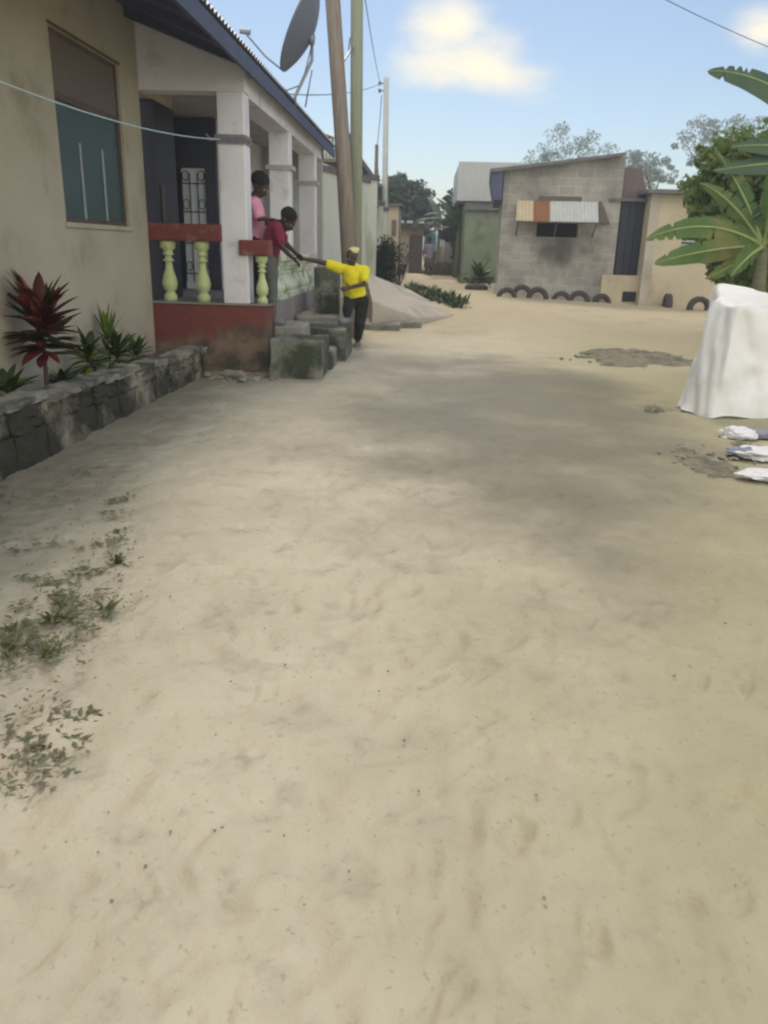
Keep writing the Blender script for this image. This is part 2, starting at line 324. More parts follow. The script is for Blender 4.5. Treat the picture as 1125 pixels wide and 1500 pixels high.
# concrete blocks: brick texture laid in the wall's own plane
def block_mat(name, c1, c2, cm, bw, bh, stain, offset=0):
    m = bpy.data.materials.new(name); m.use_nodes = True; t = m.node_tree; b = t.nodes['Principled BSDF']; b.inputs['Roughness'].default_value = .95
    uv = t.nodes.new('ShaderNodeTexCoord'); br = t.nodes.new('ShaderNodeTexBrick')
    t.links.new(uv.outputs['UV'], br.inputs['Vector'])
    br.inputs['Scale'].default_value = 1; br.inputs['Brick Width'].default_value = bw; br.inputs['Row Height'].default_value = bh
    br.inputs['Mortar Size'].default_value = .013; br.inputs['Mortar Smooth'].default_value = .3; br.inputs['Bias'].default_value = 0
    br.inputs['Color1'].default_value = (*c1, 1); br.inputs['Color2'].default_value = (*c2, 1); br.inputs['Mortar'].default_value = (*cm, 1)
    n = t.nodes.new('ShaderNodeTexNoise'); n.inputs['Scale'].default_value = 1.1; n.inputs['Detail'].default_value = 8; n.inputs['Roughness'].default_value = .65; t.links.new(uv.outputs['UV'], n.inputs['Vector'])
    r = t.nodes.new('ShaderNodeMapRange'); r.inputs['From Min'].default_value = .42; r.inputs['From Max'].default_value = .68; t.links.new(n.outputs['Fac'], r.inputs['Value'])
    x = t.nodes.new('ShaderNodeMix'); x.data_type = 'RGBA'; t.links.new(r.outputs[0], x.inputs['Factor']); t.links.new(br.outputs['Color'], x.inputs['A']); x.inputs['B'].default_value = (*stain, 1)
    sv = t.nodes.new('ShaderNodeVectorMath'); sv.operation = 'SUBTRACT'; t.links.new(uv.outputs['UV'], sv.inputs[0]); sv.inputs[1].default_value = SOOT
    sm = t.nodes.new('ShaderNodeVectorMath'); sm.operation = 'MULTIPLY'; t.links.new(sv.outputs[0], sm.inputs[0]); sm.inputs[1].default_value = (.95, 1.5, 0)
    sl_ = t.nodes.new('ShaderNodeVectorMath'); sl_.operation = 'LENGTH'; t.links.new(sm.outputs[0], sl_.inputs[0])
    sa = t.nodes.new('ShaderNodeMath'); sa.operation = 'MULTIPLY_ADD'; t.links.new(n.outputs['Fac'], sa.inputs[0]); sa.inputs[1].default_value = -1.6; t.links.new(sl_.outputs['Value'], sa.inputs[2])
    sr = t.nodes.new('ShaderNodeMapRange'); sr.inputs['From Min'].default_value = .25; sr.inputs['From Max'].default_value = -.65; sr.inputs['To Max'].default_value = .8; t.links.new(sa.outputs[0], sr.inputs['Value'])
    x2 = t.nodes.new('ShaderNodeMix'); x2.data_type = 'RGBA'; t.links.new(sr.outputs[0], x2.inputs['Factor']); t.links.new(x.outputs['Result'], x2.inputs['A']); x2.inputs['B'].default_value = (.06,.058,.05, 1)
    t.links.new(x2.outputs['Result'], b.inputs['Base Color'])
    n3 = t.nodes.new('ShaderNodeTexNoise'); n3.inputs['Scale'].default_value = 18; n3.inputs['Detail'].default_value = 6; t.links.new(uv.outputs['UV'], n3.inputs['Vector'])
    ad = t.nodes.new('ShaderNodeMath'); ad.operation = 'MULTIPLY_ADD'; t.links.new(br.outputs['Fac'], ad.inputs[0]); ad.inputs[1].default_value = -1; t.links.new(n3.outputs['Fac'], ad.inputs[2])
    bp = t.nodes.new('ShaderNodeBump'); bp.inputs['Strength'].default_value = .6; bp.inputs['Distance'].default_value = .02; t.links.new(ad.outputs[0], bp.inputs['Height']); t.links.new(bp.outputs[0], b.inputs['Normal'])
    return m
_a = PY(727, 429, 22.2); _b = PY(893, 443, 22.0); _u = (_b-_a); _u.z = 0; _u.normalize(); _p = PY(828, 362, 22.1); SOOT = (_u.dot(_p), _p.z, 0)     # smoke stain below the hut window
M['block'] = block_mat('grey_block_wall', (.40,.375,.33), (.30,.29,.265), (.46,.43,.38), .42, .205, (.19,.185,.165))

# ---------------------------------------------------------------- the ground
def ground_mat():
    m = bpy.data.materials.new('sandy_ground'); m.use_nodes = True; t = m.node_tree; b = t.nodes['Principled BSDF']; b.inputs['Roughness'].default_value = 1.0; b.inputs['Specular IOR Level'].default_value = .1
    g = t.nodes.new('ShaderNodeNewGeometry'); P = g.outputs['Position']
    def noise(sc, det=6, ro=.6):
        n = t.nodes.new('ShaderNodeTexNoise'); n.inputs['Scale'].default_value = sc; n.inputs['Detail'].default_value = det; n.inputs['Roughness'].default_value = ro; t.links.new(P, n.inputs['Vector']); return n.outputs['Fac']
    def rng_(s, a, b_):
        r = t.nodes.new('ShaderNodeMapRange'); r.inputs['From Min'].default_value = a; r.inputs['From Max'].default_value = b_; t.links.new(s, r.inputs['Value']); r.interpolation_type = 'SMOOTHSTEP'; return r.outputs[0]
    def mixc(f, a, c):
        x = t.nodes.new('ShaderNodeMix'); x.data_type = 'RGBA'; t.links.new(f, x.inputs['Factor'])
        for k, v in (('A', a), ('B', c)):
            if isinstance(v, tuple): x.inputs[k].default_value = (*v, 1)
            else: t.links.new(v, x.inputs[k])
        return x.outputs['Result']
    def mth(op, a, c):
        n = t.nodes.new('ShaderNodeMath'); n.operation = op; n.use_clamp = False
        for i, v in enumerate((a, c)):
            if isinstance(v, (int, float)): n.inputs[i].default_value = v
            else: t.links.new(v, n.inputs[i])
        return n.outputs[0]
    sp = t.nodes.new('ShaderNodeSeparateXYZ'); t.links.new(P, sp.inputs[0]); X, Y = sp.outputs['X'], sp.outputs['Y']
    col = mixc(rng_(noise(.9), .35, .65), (.62,.565,.44), (.54,.495,.38))
    col = mixc(rng_(noise(4.5, 8), .5, .75), col, (.45,.42,.33))
    rt = rng_(mth('ADD', mth('SUBTRACT', X, mth('MULTIPLY', Y, .12)), mth('MULTIPLY', mth('SUBTRACT', noise(.6, 5), .5), 2.2)), -.9, 1.3)
    col = mixc(mth('MULTIPLY', rt, .8), col, (.38,.345,.21))       # uneven light painted in: sand pale on the left, darker and browner right
    # mid-road shade painted into the ground: elongated grey patches, ragged by noise
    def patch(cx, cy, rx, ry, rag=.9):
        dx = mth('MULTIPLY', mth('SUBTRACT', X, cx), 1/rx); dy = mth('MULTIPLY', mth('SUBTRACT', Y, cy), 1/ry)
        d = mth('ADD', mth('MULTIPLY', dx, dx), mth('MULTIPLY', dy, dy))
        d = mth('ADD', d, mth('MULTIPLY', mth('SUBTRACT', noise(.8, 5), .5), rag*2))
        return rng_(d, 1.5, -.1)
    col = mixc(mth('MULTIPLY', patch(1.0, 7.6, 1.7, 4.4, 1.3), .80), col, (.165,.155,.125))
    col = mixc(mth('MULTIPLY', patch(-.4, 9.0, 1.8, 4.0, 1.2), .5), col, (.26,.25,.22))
    # yellower loose sand in front of the block hut
    far = rng_(mth('ADD', Y, mth('MULTIPLY', mth('SUBTRACT', noise(.5), .5), 5)), 11.5, 16)
    col = mixc(far, col, (.50,.43,.30))
    col = mixc(mth('MULTIPLY', rng_(noise(1.6, 7), .5, .72), mth('MULTIPLY', far, .55)), col, (.38,.30,.19))
    # faint green film and damp margins
    col = mixc(mth('MULTIPLY', rng_(noise(.55, 6), .52, .72), .35), col, (.30,.30,.19))
    col = mixc(mth('MULTIPLY', rng_(noise(9, 7, .7), .58, .74), .4), col, (.33,.30,.22))
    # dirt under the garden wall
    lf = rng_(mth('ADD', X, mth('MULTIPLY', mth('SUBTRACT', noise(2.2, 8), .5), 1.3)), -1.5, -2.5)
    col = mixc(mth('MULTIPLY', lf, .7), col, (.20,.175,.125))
    col = mixc(mth('MULTIPLY', rng_(noise(38, 4), .60, .72), .4), col, (.22,.19,.14))
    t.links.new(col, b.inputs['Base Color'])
    h = mth('ADD', mth('MULTIPLY', noise(70, 6, .7), .25), noise(14, 8, .6))
    bp = t.nodes.new('ShaderNodeBump'); bp.inputs['Strength'].default_value = .6; bp.inputs['Distance'].default_value = .03; t.links.new(h, bp.inputs['Height']); t.links.new(bp.outputs[0], b.inputs['Normal'])
    return m

def vnoise(x, y, sc, seed):
    r = np.random.default_rng(seed); T = r.random((256, 256)); xx = x*sc+77.3; yy = y*sc+31.7
    xi = np.floor(xx).astype(int); yi = np.floor(yy).astype(int); fx = xx-xi; fy = yy-yi; fx = fx*fx*(3-2*fx); fy = fy*fy*(3-2*fy)
    g = lambda a, b: T[a % 256, b % 256]
    return (g(xi, yi)*(1-fx)+g(xi+1, yi)*fx)*(1-fy)+(g(xi, yi+1)*(1-fx)+g(xi+1, yi+1)*fx)*fy - .5

def build_ground():
    ys = np.concatenate([np.linspace(-12, .9, 20), 1.0*np.exp(np.linspace(0, np.log(22), 640)), 22*np.exp(np.linspace(.03, np.log(40), 90))])
    us = np.concatenate([-np.exp(np.linspace(np.log(60), np.log(.9), 30)), np.linspace(-.85, .85, 430), np.exp(np.linspace(np.log(.9), np.log(60), 30))])
    Yg, U = np.meshgrid(ys, us, indexing='ij')
    Xg = U*np.maximum(Yg, 1.0) + U*.35
    t = np.clip((Yg-12)/8, 0, 1); Z = t*t*(3-2*t)*(.36-.05*np.clip(Xg-2.0, 0, 3.5))
    near = np.exp(-np.maximum(Yg-3, 0)/9)
    Z += vnoise(Xg, Yg, .35, 1)*.05*np.clip((Yg+2)/4, 0, 1)*np.clip((30-Yg)/10, .3, 1)
    Z += near*(vnoise(Xg, Yg, 1.6, 2)*.03+vnoise(Xg, Yg, 4.0, 3)*.022+vnoise(Xg, Yg, 9.5, 4)*.016+vnoise(Xg, Yg, 21, 6)*.006)
    r = np.random.default_rng(5)
    for i in range(1500):                                   # footprints and scuffs pressed into the sand
        y0 = 1.0+11*r.random()**1.25; x0 = r.uniform(-.75, .8)*(y0+.4) if r.random() < .6 else r.normal(.1, .45)*(1+.1*y0)
        if x0 < -2.4: continue
        a = r.normal(1.45, .5); ln = r.uniform(.02, .09); wd = r.uniform(.014, .038); dp = r.uniform(.004, .017)*(1 if y0 > 2.5 else .75)
        m = (np.abs(Xg-x0) < .5) & (np.abs(Yg-y0) < .5)
        dx = Xg[m]-x0; dy = Yg[m]-y0; p = (dx*cos(a)+dy*sin(a))/ln; q = (-dx*sin(a)+dy*cos(a))/wd
        d = p*p+q*q
        Z[m] += -dp*np.exp(-d**1.3*.7) + dp*.16*np.exp(-(np.sqrt(d)-1.7)**2*2)
    n, k = Yg.shape
    co = np.stack([Xg, Yg, Z], -1).reshape(-1, 3)
    idx = np.arange(n*k).reshape(n, k)
    q = np.stack([idx[:-1, :-1], idx[:-1, 1:], idx[1:, 1:], idx[1:, :-1]], -1).reshape(-1, 4)
    me = bpy.data.meshes.new('ground'); me.vertices.add(len(co)); me.vertices.foreach_set('co', co.ravel())
    me.loops.add(q.size); me.loops.foreach_set('vertex_index', q.ravel().astype(np.int32)); me.polygons.add(len(q))
    me.polygons.foreach_set('loop_start', np.arange(0, q.size, 4, dtype=np.int32)); me.update(calc_edges=True); me.validate(); me.shade_smooth()
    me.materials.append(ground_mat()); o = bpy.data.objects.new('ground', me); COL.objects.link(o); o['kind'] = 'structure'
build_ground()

# ---------------------------------------------------------------- corrugated sheets
def corr(mb, o, u, v, nu, amp=.012, pitch=.076, seg=4, thick=.003):
    """sheet from corner o spanned by u (across the ribs) and v (along them)"""
    o = Vector(o); u = Vector(u); v = Vector(v); nrm = u.cross(v).normalized(); n = max(4, int(u.length/pitch*seg))
    vs = []
    for i in range(n+1):
        q = o+u*(i/n)+nrm*amp*sin(2*pi*i/seg)
        vs += [q, q+v, q+v-nrm*thick, q-nrm*thick]
    fs = []
    for i in range(n):
        a = 4*i
        fs += [(a, a+4, a+5, a+1), (a+3, a+2, a+6, a+7), (a, a+3, a+7, a+4), (a+1, a+5, a+6, a+2)]
    fs += [(0, 1, 2, 3), (4*n, 4*n+3, 4*n+2, 4*n+1)]
    mb.add(vs, fs)

# ================================================================= LEFT HOUSE
WX = -3.2; FZ = .77          # wall plane, porch floor
house = empty('house', (-4.0, 9.4, 0), 'long cream plastered house with blue eaves and a white pillared porch, filling the left side', 'house')
b = MB()
b.box((WX-.2, -4, -.1), (WX, 7.27, 4.0)).box((WX-.2, 8.84, -.1), (WX, 9.41, 4.0)).box((WX-.2, 7.27, -.1), (WX, 8.84, 1.6)).box((WX-.2, 7.27, 3.14), (WX, 8.84, 4.0))
b.box((WX-.2, 9.41, 3.0), (WX, 10.6, 4.0)).box((WX-.2, 9.41, 0), (WX, 10.6, FZ))
b.build('wall', M['cream'], house)
# window
win = MB().box((WX-.07, 7.27, 1.6), (WX-.03, 8.84, 1.64)).box((WX-.07, 7.27, 3.10), (WX-.03, 8.84, 3.14)).box((WX-.07, 7.27, 1.64), (WX-.03, 7.31, 3.10)).box((WX-.07, 8.80, 1.64), (WX-.03, 8.84, 3.10)).build('window', M['lintel'], house)
MB().box((WX-.06, 7.31, 1.64), (WX-.05, 8.80, 2.60)).build('pane', M['glass'], win)
for yy in (7.80, 8.33): MB().box((WX-.05, yy, 1.64), (WX-.037, yy+.022, 2.30)).build('mullion', M['framew'], win)
MB().box((WX-.06, 7.31, 2.66), (WX-.04, 8.80, 3.10)).build('upper_panel', M['curt'], win)
MB().box((WX-.07, 7.31, 2.60), (WX-.03, 8.80, 2.66)).build('transom', M['lintel'], win)
MB().box((WX-.10, 7.25, 3.142), (WX+.012, 8.86, 3.165)).build('lintel', M['lintel'], win)
MB().box((WX-.06, 7.24, 1.555), (WX+.025, 8.87, 1.60)).build('sill', M['cream'], win, bevel=.006)
# plinth
b = MB(); b.box((WX-.0, 9.40, -.1), (-1.83, 9.75, FZ)); b.build('plinth', M['plinth'], house, bevel=.012, jit=.004)
MB().box((WX-1.4, 9.75, -.1), (-1.86, 16.3, FZ-.012)).build('porch_floor', M['porchfloor'], house)
MB().box((WX+.002, 9.385, FZ), (-1.80, 9.76, FZ+.018)).build('plinth_edge', M['conc'], house, bevel=.004)
# recess and inner walls of the porch
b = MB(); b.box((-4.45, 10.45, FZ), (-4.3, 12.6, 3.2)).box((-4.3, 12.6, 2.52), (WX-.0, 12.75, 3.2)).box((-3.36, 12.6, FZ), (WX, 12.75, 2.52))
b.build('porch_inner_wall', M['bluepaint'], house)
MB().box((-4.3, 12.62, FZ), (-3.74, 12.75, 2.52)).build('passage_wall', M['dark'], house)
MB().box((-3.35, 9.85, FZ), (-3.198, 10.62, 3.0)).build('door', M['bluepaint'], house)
MB().box((-3.19, 9.95, FZ+.2), (-3.182, 10.08, 2.1)).build('door_panel', M['wood'], house)
d = MB().box((-3.74, 12.66, FZ), (-3.36, 12.70, 2.50)).build('grille_door', M['doorwhite'], house)
g = MB()
for i in range(4): g.tube([(-3.73+.12*i, 12.64, FZ+.1), (-3.73+.12*i, 12.64, 2.45)], .008, 5)
for z in (1.0, 1.45, 1.9, 2.3):
    g.tube([(-3.74, 12.635, z), (-3.36, 12.635, z)], .008, 5)
    for cx in (-3.67, -3.43): g.tube([(cx+.05*cos(a), 12.63, z+.11+.07*sin(a)) for a in np.linspace(0, 2*pi, 12)], .006, 4)
g.build('grille', M['iron'], d)
b = MB(); b.box((WX-.15, 12.75, FZ), (WX, 14.0, 3.2)).box((WX-.15, 14.0, 2.75), (WX, 15.1, 3.2)).box((WX-.15, 15.1, FZ), (WX, 16.3, 3.2)).build('porch_rear_wall', M['white'], house)
MB().box((WX-.1, 14.0, FZ), (WX-.06, 15.1, 2.75)).build('rear_door', M['bluepaint'], house)
g = MB()
for yy in (14.3, 14.55, 14.8): g.tube([(WX-.04, yy, FZ), (WX-.04, yy, 2.7)], .012, 5)
g.build('door_bar', M['doorwhite'], house)
MB().box((WX-1.3, 9.72, 3.2), (-1.98, 16.3, 3.24)).build('porch_ceiling', M['ceil'], house)
# far end wall of the porch, opened by a window
b = MB(); ey = 16.15
b.box((WX, ey, FZ), (-2.86, ey+.15, 3.2)).box((-2.86, ey, FZ), (-2.42, ey+.15, 1.35)).box((-2.86, ey, 2.65), (-2.42, ey+.15, 3.2)).box((-2.42, ey, FZ), (-2.05, ey+.15, 3.2))
b.build('porch_end_wall', M['ceil'], house)
MB().box((-2.86, ey+.02, 1.95), (-2.42, ey+.08, 2.25)).box((-2.66, ey+.03, 1.35), (-2.62, ey+.07, 2.65)).build('end_window_bars', M['doorwhite'], house)
# gable infill + beams
def roofz(x): return 3.28 - (x+1.9)*.37
b = MB(); b.prism([(WX, 9.42, 3.02), (-2.04, 9.42, 3.02), (-2.04, 9.42, roofz(-2.04)-.05), (WX, 9.42, roofz(WX)-.05)], (0, .28, 0))
b.box((-2.36, 9.70, 3.0), (-2.05, 16.3, 3.30)); b.build('porch_beam', M['white'], house)
for (y0, nm) in ((9.43, 0), (12.4, 1), (15.2, 2)):
    p = MB().box((-2.355, y0, FZ+.018 if nm == 0 else FZ-.01), (-2.055, y0+.28, 3.02)).build('pillar', M['white'], house, bevel=.012)
    if nm: MB().box((-2.40, y0-.04, 2.50), (-2.01, y0+.32, 2.56)).build('pillar_band', M['ceil'], p)
# roof: sheets, rafters, fascia
r = MB(); corr(r, (-7.6, -4.2, roofz(-7.6)+.05), (0, 21.2, 0), (5.72, 0, -5.72*.37), 0, .018, .12, 4)
r.build('roof', M['roofmetal'], house)
MB().box((-1.935, -4.2, 3.13), (-1.90, 17.0, 3.285)).build('fascia', M['fascia'], house)
b = MB(); b.prism([(-7.6, -4.2, roofz(-7.6)+.005), (-1.94, -4.2, roofz(-1.94)+.005), (-1.94, -4.2, roofz(-1.94)-.035), (-7.6, -4.2, roofz(-7.6)-.035)], (0, 21.2, 0)); b.build('soffit', M['fascia'], house)
for yy in np.arange(3.7, 17, .9):
    if 9.2 < yy < 9.75: continue
    b = MB(); b.prism([(WX+.0, yy, roofz(WX)-.035), (-1.95, yy, roofz(-1.95)-.035), (-1.95, yy, roofz(-1.95)-.11), (WX, yy, roofz(WX)-.12)], (0, .05, 0)); b.build('rafter', M['fascia'], house)

MB().prism([(-7.6, 16.9, 0), (WX, 16.9, 0), (WX, 16.9, roofz(WX)-.05), (-7.6, 16.9, roofz(-7.6)-.05)], (0, -.2, 0)).build('gable_wall', M['cream'], house)

# balustrades
def baluster_prof(h, r=.068):
    P = [(.0, .95), (.10, .95), (.12, .75), (.17, .62), (.20, .95), (.30, 1.12), (.40, .95), (.52, .62), (.62, .50), (.66, .50), (.665, .80), (.69, .82), (.70, .52), (.76, .50), (.765, .80), (.79, .80), (.80, .58), (.85, .75), (.88, 1.05), (.97, 1.12), (1.0, .98)]
    return [(r*b_, h*a) for a, b_ in P]
MB().box((-3.24, 9.42, 1.47), (-2.36, 9.66, 1.66)).build('hand_rail', M['maroon'], house, bevel=.015)
MB().box((-2.15, 9.38, 1.33), (-1.80, 9.62, 1.50)).build('hand_rail', M['maroon'], house, bevel=.015)
for x in (-3.02, -2.62): MB().lathe(baluster_prof(.685, .08), (x, 9.54, FZ+.018), 20).build('baluster', M['lime'], house, smooth=True)
MB().lathe(baluster_prof(.545, .065), (-1.91, 9.50, FZ+.018), 20).build('baluster', M['lime'], house, smooth=True)
for i in range(13): MB().lathe(baluster_prof(.50, .075), (-1.98, 10.75+.255*i, FZ-.012), 12).build('baluster', M['lime_old'], house, smooth=True)
MB().box((-2.08, 10.6, 1.25), (-1.87, 14.05, 1.33)).build('hand_rail', M['lime_old'], house, bevel=.01)
MB().box((-2.07, 10.6, FZ-.012), (-1.88, 14.05, FZ+.05)).build('baluster_base', M['lime_old'], house, bevel=.01)

# steps up to the porch: one cast object
st = empty('porch_steps', (-1.5, 10, 0), 'mossy grey concrete steps and landing below the maroon porch plinth', 'steps')
def rough_box(a, b_, mt, nm, cuts=5, j=.007):
    mb = MB().box(a, b_); o = mb.build(nm, mt, st)
    bm = bmesh.new(); bm.from_mesh(o.data); bmesh.ops.subdivide_edges(bm, edges=bm.edges, cuts=cuts, use_grid_fill=True)
    for v in bm.verts: v.co += Vector((random.gauss(0, j), random.gauss(0, j), random.gauss(0, j)))
    bm.to_mesh(o.data); bm.free(); o.data.shade_smooth(); m = o.modifiers.new('b', 'BEVEL'); m.width = .02; m.segments = 2; m.limit_method = 'ANGLE'; m.angle_limit = radians(50)
    for p in o.data.polygons: p.use_smooth = False
    return o
rough_box((-1.73, 8.92, -.08), (-1.14, 9.65, .44), M['concmoss'], 'front_cheek')
rough_box((-1.80, 9.655, -.08), (-1.12, 10.45, .22), M['concmoss'], 'tread')
rough_box((-1.80, 10.455, -.08), (-1.02, 11.45, .43), M['concmoss'], 'rear_cheek')
rough_box((-1.83, 9.77, -.08), (-1.47, 10.44, .52), M['conc'], 'landing')
rough_box((-1.83, 11.46, -.08), (-1.25, 13.9, .50), M['conc'], 'side_slab')
# dark post and stepped block behind the standing person
bk = MB().box((-1.66, 12.15, .50), (-1.30, 12.5, 1.16)).box((-1.52, 11.95, .50), (-1.26, 12.14, .80)).build('concrete_block', M['concmoss'], None, bevel=.02, jit=.01)
tag(bk, 'dark mossy concrete block standing behind the person in yellow', 'block')

# low rubble garden wall
def rough_block(mb, a, c, j=.008, rnd=.10):
    bm = bmesh.new(); bmesh.ops.create_cube(bm, size=1); bmesh.ops.subdivide_edges(bm, edges=bm.edges, cuts=4, use_grid_fill=True)
    for v in bm.verts:
        n = v.co.normalized(); v.co = v.co*(1-rnd) + n*.5*rnd*1.3
        v.co = Vector((a[0]+(v.co.x+.5)*(c[0]-a[0]), a[1]+(v.co.y+.5)*(c[1]-a[1]), a[2]+(v.co.z+.5)*(c[2]-a[2]))) + Vector((random.gauss(0, j), random.gauss(0, j*.8), random.gauss(0, j*.8)))
    bm.verts.ensure_lookup_table(); mb.add([v.co[:] for v in bm.verts], [[v.index for v in f.verts] for f in bm.faces]); bm.free()
def garden_wall():
    gw = empty('garden_wall', (-2.7, 5.5, 0), 'low rough block garden wall with pale coping and dark moss, in front of the cream house', 'wall')
    mb = MB(); cp = MB(); y = 1.5
    while y < 9.1:
        ln = min(random.uniform(.36, .5), 9.25-y); x = -2.62 - (9.1-y)*.022; top = .30 + (9.1-y)*.030
        rough_block(mb, (x-.10, y, -.1), (x+.09+random.uniform(-.01, .015), y+ln-.006, top*.52-.003))
        rough_block(mb, (x-.10, y+.0, top*.52), (x+.085+random.uniform(-.012, .012), y+ln-.006, top-.045)); y += ln
    y = 1.5
    while y < 9.1:
        ln = min(random.uniform(.28, .7), 9.26-y); x = -2.62 - (9.1-y)*.022; top = .30 + (9.1-y)*.030+random.uniform(-.012, .012)
        rough_block(cp, (x-.12, y, top-.05), (x+.10+random.uniform(-.02, .012), y+ln-.008, top), .007, .06); y += ln
    mb.box((-2.84, 1.5, -.1), (-2.73, 9.15, .24))
    mb.build('blockwork', M['stone'], gw); cp.build('coping', M['coping'], gw)
garden_wall()
def soil_bed():
    mb = MB(); ny, nx = 90, 8; vs = []
    for j in range(ny+1):
        for i in range(nx+1):
            y = 1.5+7.9*j/ny; x = -3.199+(.50-(9.1-y)*.022*.5)*i/nx
            vs.append((x, y, .20+.03*sin(y*3.1)+random.gauss(0, .014)))
    mb.add(vs, [(j*(nx+1)+i, j*(nx+1)+i+1, (j+1)*(nx+1)+i+1, (j+1)*(nx+1)+i) for j in range(ny) for i in range(nx)])
    o = mb.build('soil', M['soil'], smooth=True); o['kind'] = 'structure'
soil_bed()

# garden plants
def plant(name, base, label, cat, fn, group=None):
    r = empty(name, base, label, cat, group); fn(r, Vector(base)); return r
def cordyline(r, b0):
    h = .42; top = b0+Vector((.02, 0, h))
    MB().tube([b0, b0+Vector((.01, .01, h*.5)), top, top+Vector((0, 0, .35))], [.022, .018, .016, .01], 8).build('stem', M['stem'], r, smooth=True)
    mb = MB(); mp_ = MB(); mg = MB()
    for i in range(100):
        t = random.random(); a = i*2.4+random.uniform(-.3, .3)
        el = radians(-5+85*t+random.uniform(-12, 12)); z = top+Vector((0, 0, -.02+.38*t))
        m_ = mp_ if (t > .55 and random.random() < .22) else (mg if random.random() < (.5 if t < .25 else .22) else mb)
        m_.leaf(z, a, el, random.uniform(.26, .38), random.uniform(.07, .115), random.uniform(.3, 1.0), 6, .3)
    mb.build('red_leaves', M['ti'], r, smooth=True); mp_.build('pink_leaves', M['ti2'], r, smooth=True); mg.build('green_leaves', M['leafd'], r, smooth=True)
pb = PX(66, 560, -2.98); pb.z = .2
plant('cordyline', pb, 'tall dark red cordyline with pink tips on a bare stem beside the cream wall', 'plant', cordyline)
def leafy(m1, m2, n, ln, wd, el0, el1, h=0.0, stem=.012, droop=(.5, 1.4)):
    def fn(r, b0):
        top = b0+Vector((0, 0, h))
        if h: MB().tube([b0-Vector((0,0,.03)), b0+Vector((.015, 0, h*.5)), top+Vector((0, 0, .1))], [stem, stem*.8, stem*.5], 7).build('stem', M['stem'], r, smooth=True)
        a_, b_ = MB(), MB()
        for i in range(n):
            t = random.random(); m_ = a_ if random.random() < .65 else b_
            m_.leaf(top+Vector((0, 0, (t-.5)*h*.6 if h else 0)), i*2.4+random.uniform(-.4, .4), radians(el0+(el1-el0)*t), random.uniform(*ln), random.uniform(*wd), random.uniform(*droop), 5, .3)
        a_.build('leaves', M[m1], r, smooth=True)
        if b_.v: b_.build('pale_leaves', M[m2], r, smooth=True)
    return fn
def bp(px, py, x=-2.95): p = PX(px, py, x); p.z = .19; return p
plant('shrub', bp(133, 545), 'small bushy green shrub with one lime leaf right of the red cordyline', 'plant', leafy('leafd', 'leafy', 34, (.16, .28), (.05, .08), -20, 80, .24))
plant('shrub', bp(172, 530), 'upright mid green shrub second from the porch in the garden bed', 'plant', leafy('leafd', 'leafm', 44, (.18, .36), (.04, .07), 0, 88, .22))
plant('shrub', bp(200, 520, -3.0), 'small dark shrub nearest the maroon porch plinth', 'plant', leafy('leafd', 'leafm', 26, (.14, .26), (.04, .06), -10, 80, .12))
plant('sapling', bp(160, 535, -3.08), 'slender pale green sapling against the cream wall', 'plant', leafy('leafm', 'leafy', 16, (.22, .34), (.03, .05), 45, 88, .34, droop=(.1, .5)))
plant('shrub', bp(14, 590, -3.0), 'low sprawling green and yellow shrub at the left end of the garden bed', 'plant', leafy('leafd', 'leafy', 30, (.18, .30), (.05, .08), -20, 60, .18))
plant('shrub', bp(92, 560, -3.10), 'low weedy green plant hugging the wall behind the cordyline', 'plant', leafy('leafd', 'leafm', 24, (.14, .24), (.04, .06), 0, 70, .08))

# clothes line and the rag that ties it to the pillar
a = Vector((-2.06, 9.40, 2.42)); A0 = PY(352, 205, 9.39); b0 = PY(-120, 70, 4.6)
pts = [PY(322, 204, 9.40)]
for i in range(1, 15):
    t = i/14; p = pts[0].lerp(b0, t); p = p - Vector((0, 0, .10*4*t*(1-t))); pts.append(p)
o = MB().tube(pts, .006, 6).build('clothes_line', M['cord']); tag(o, 'thin pale cord running from the pillar across the house window', 'cord')
zr = PY(340, 204, 9.42).z; b = MB()
for k in range(3): b.box((-2.365-.006*k, 9.415-.006*k, zr-.05+.03*k), (-2.045+.006*k, 9.725, zr-.015+.03*k))
b.tube([(-2.37, 9.41, zr), (-2.43, 9.38, zr-.01), (-2.47, 9.37, zr+.05)], [.02, .015, .008], 6)
tag(b.build('rag', M['rag'], None, bevel=.008, jit=.006), 'grey rag knotted round the white porch pillar', 'rag')

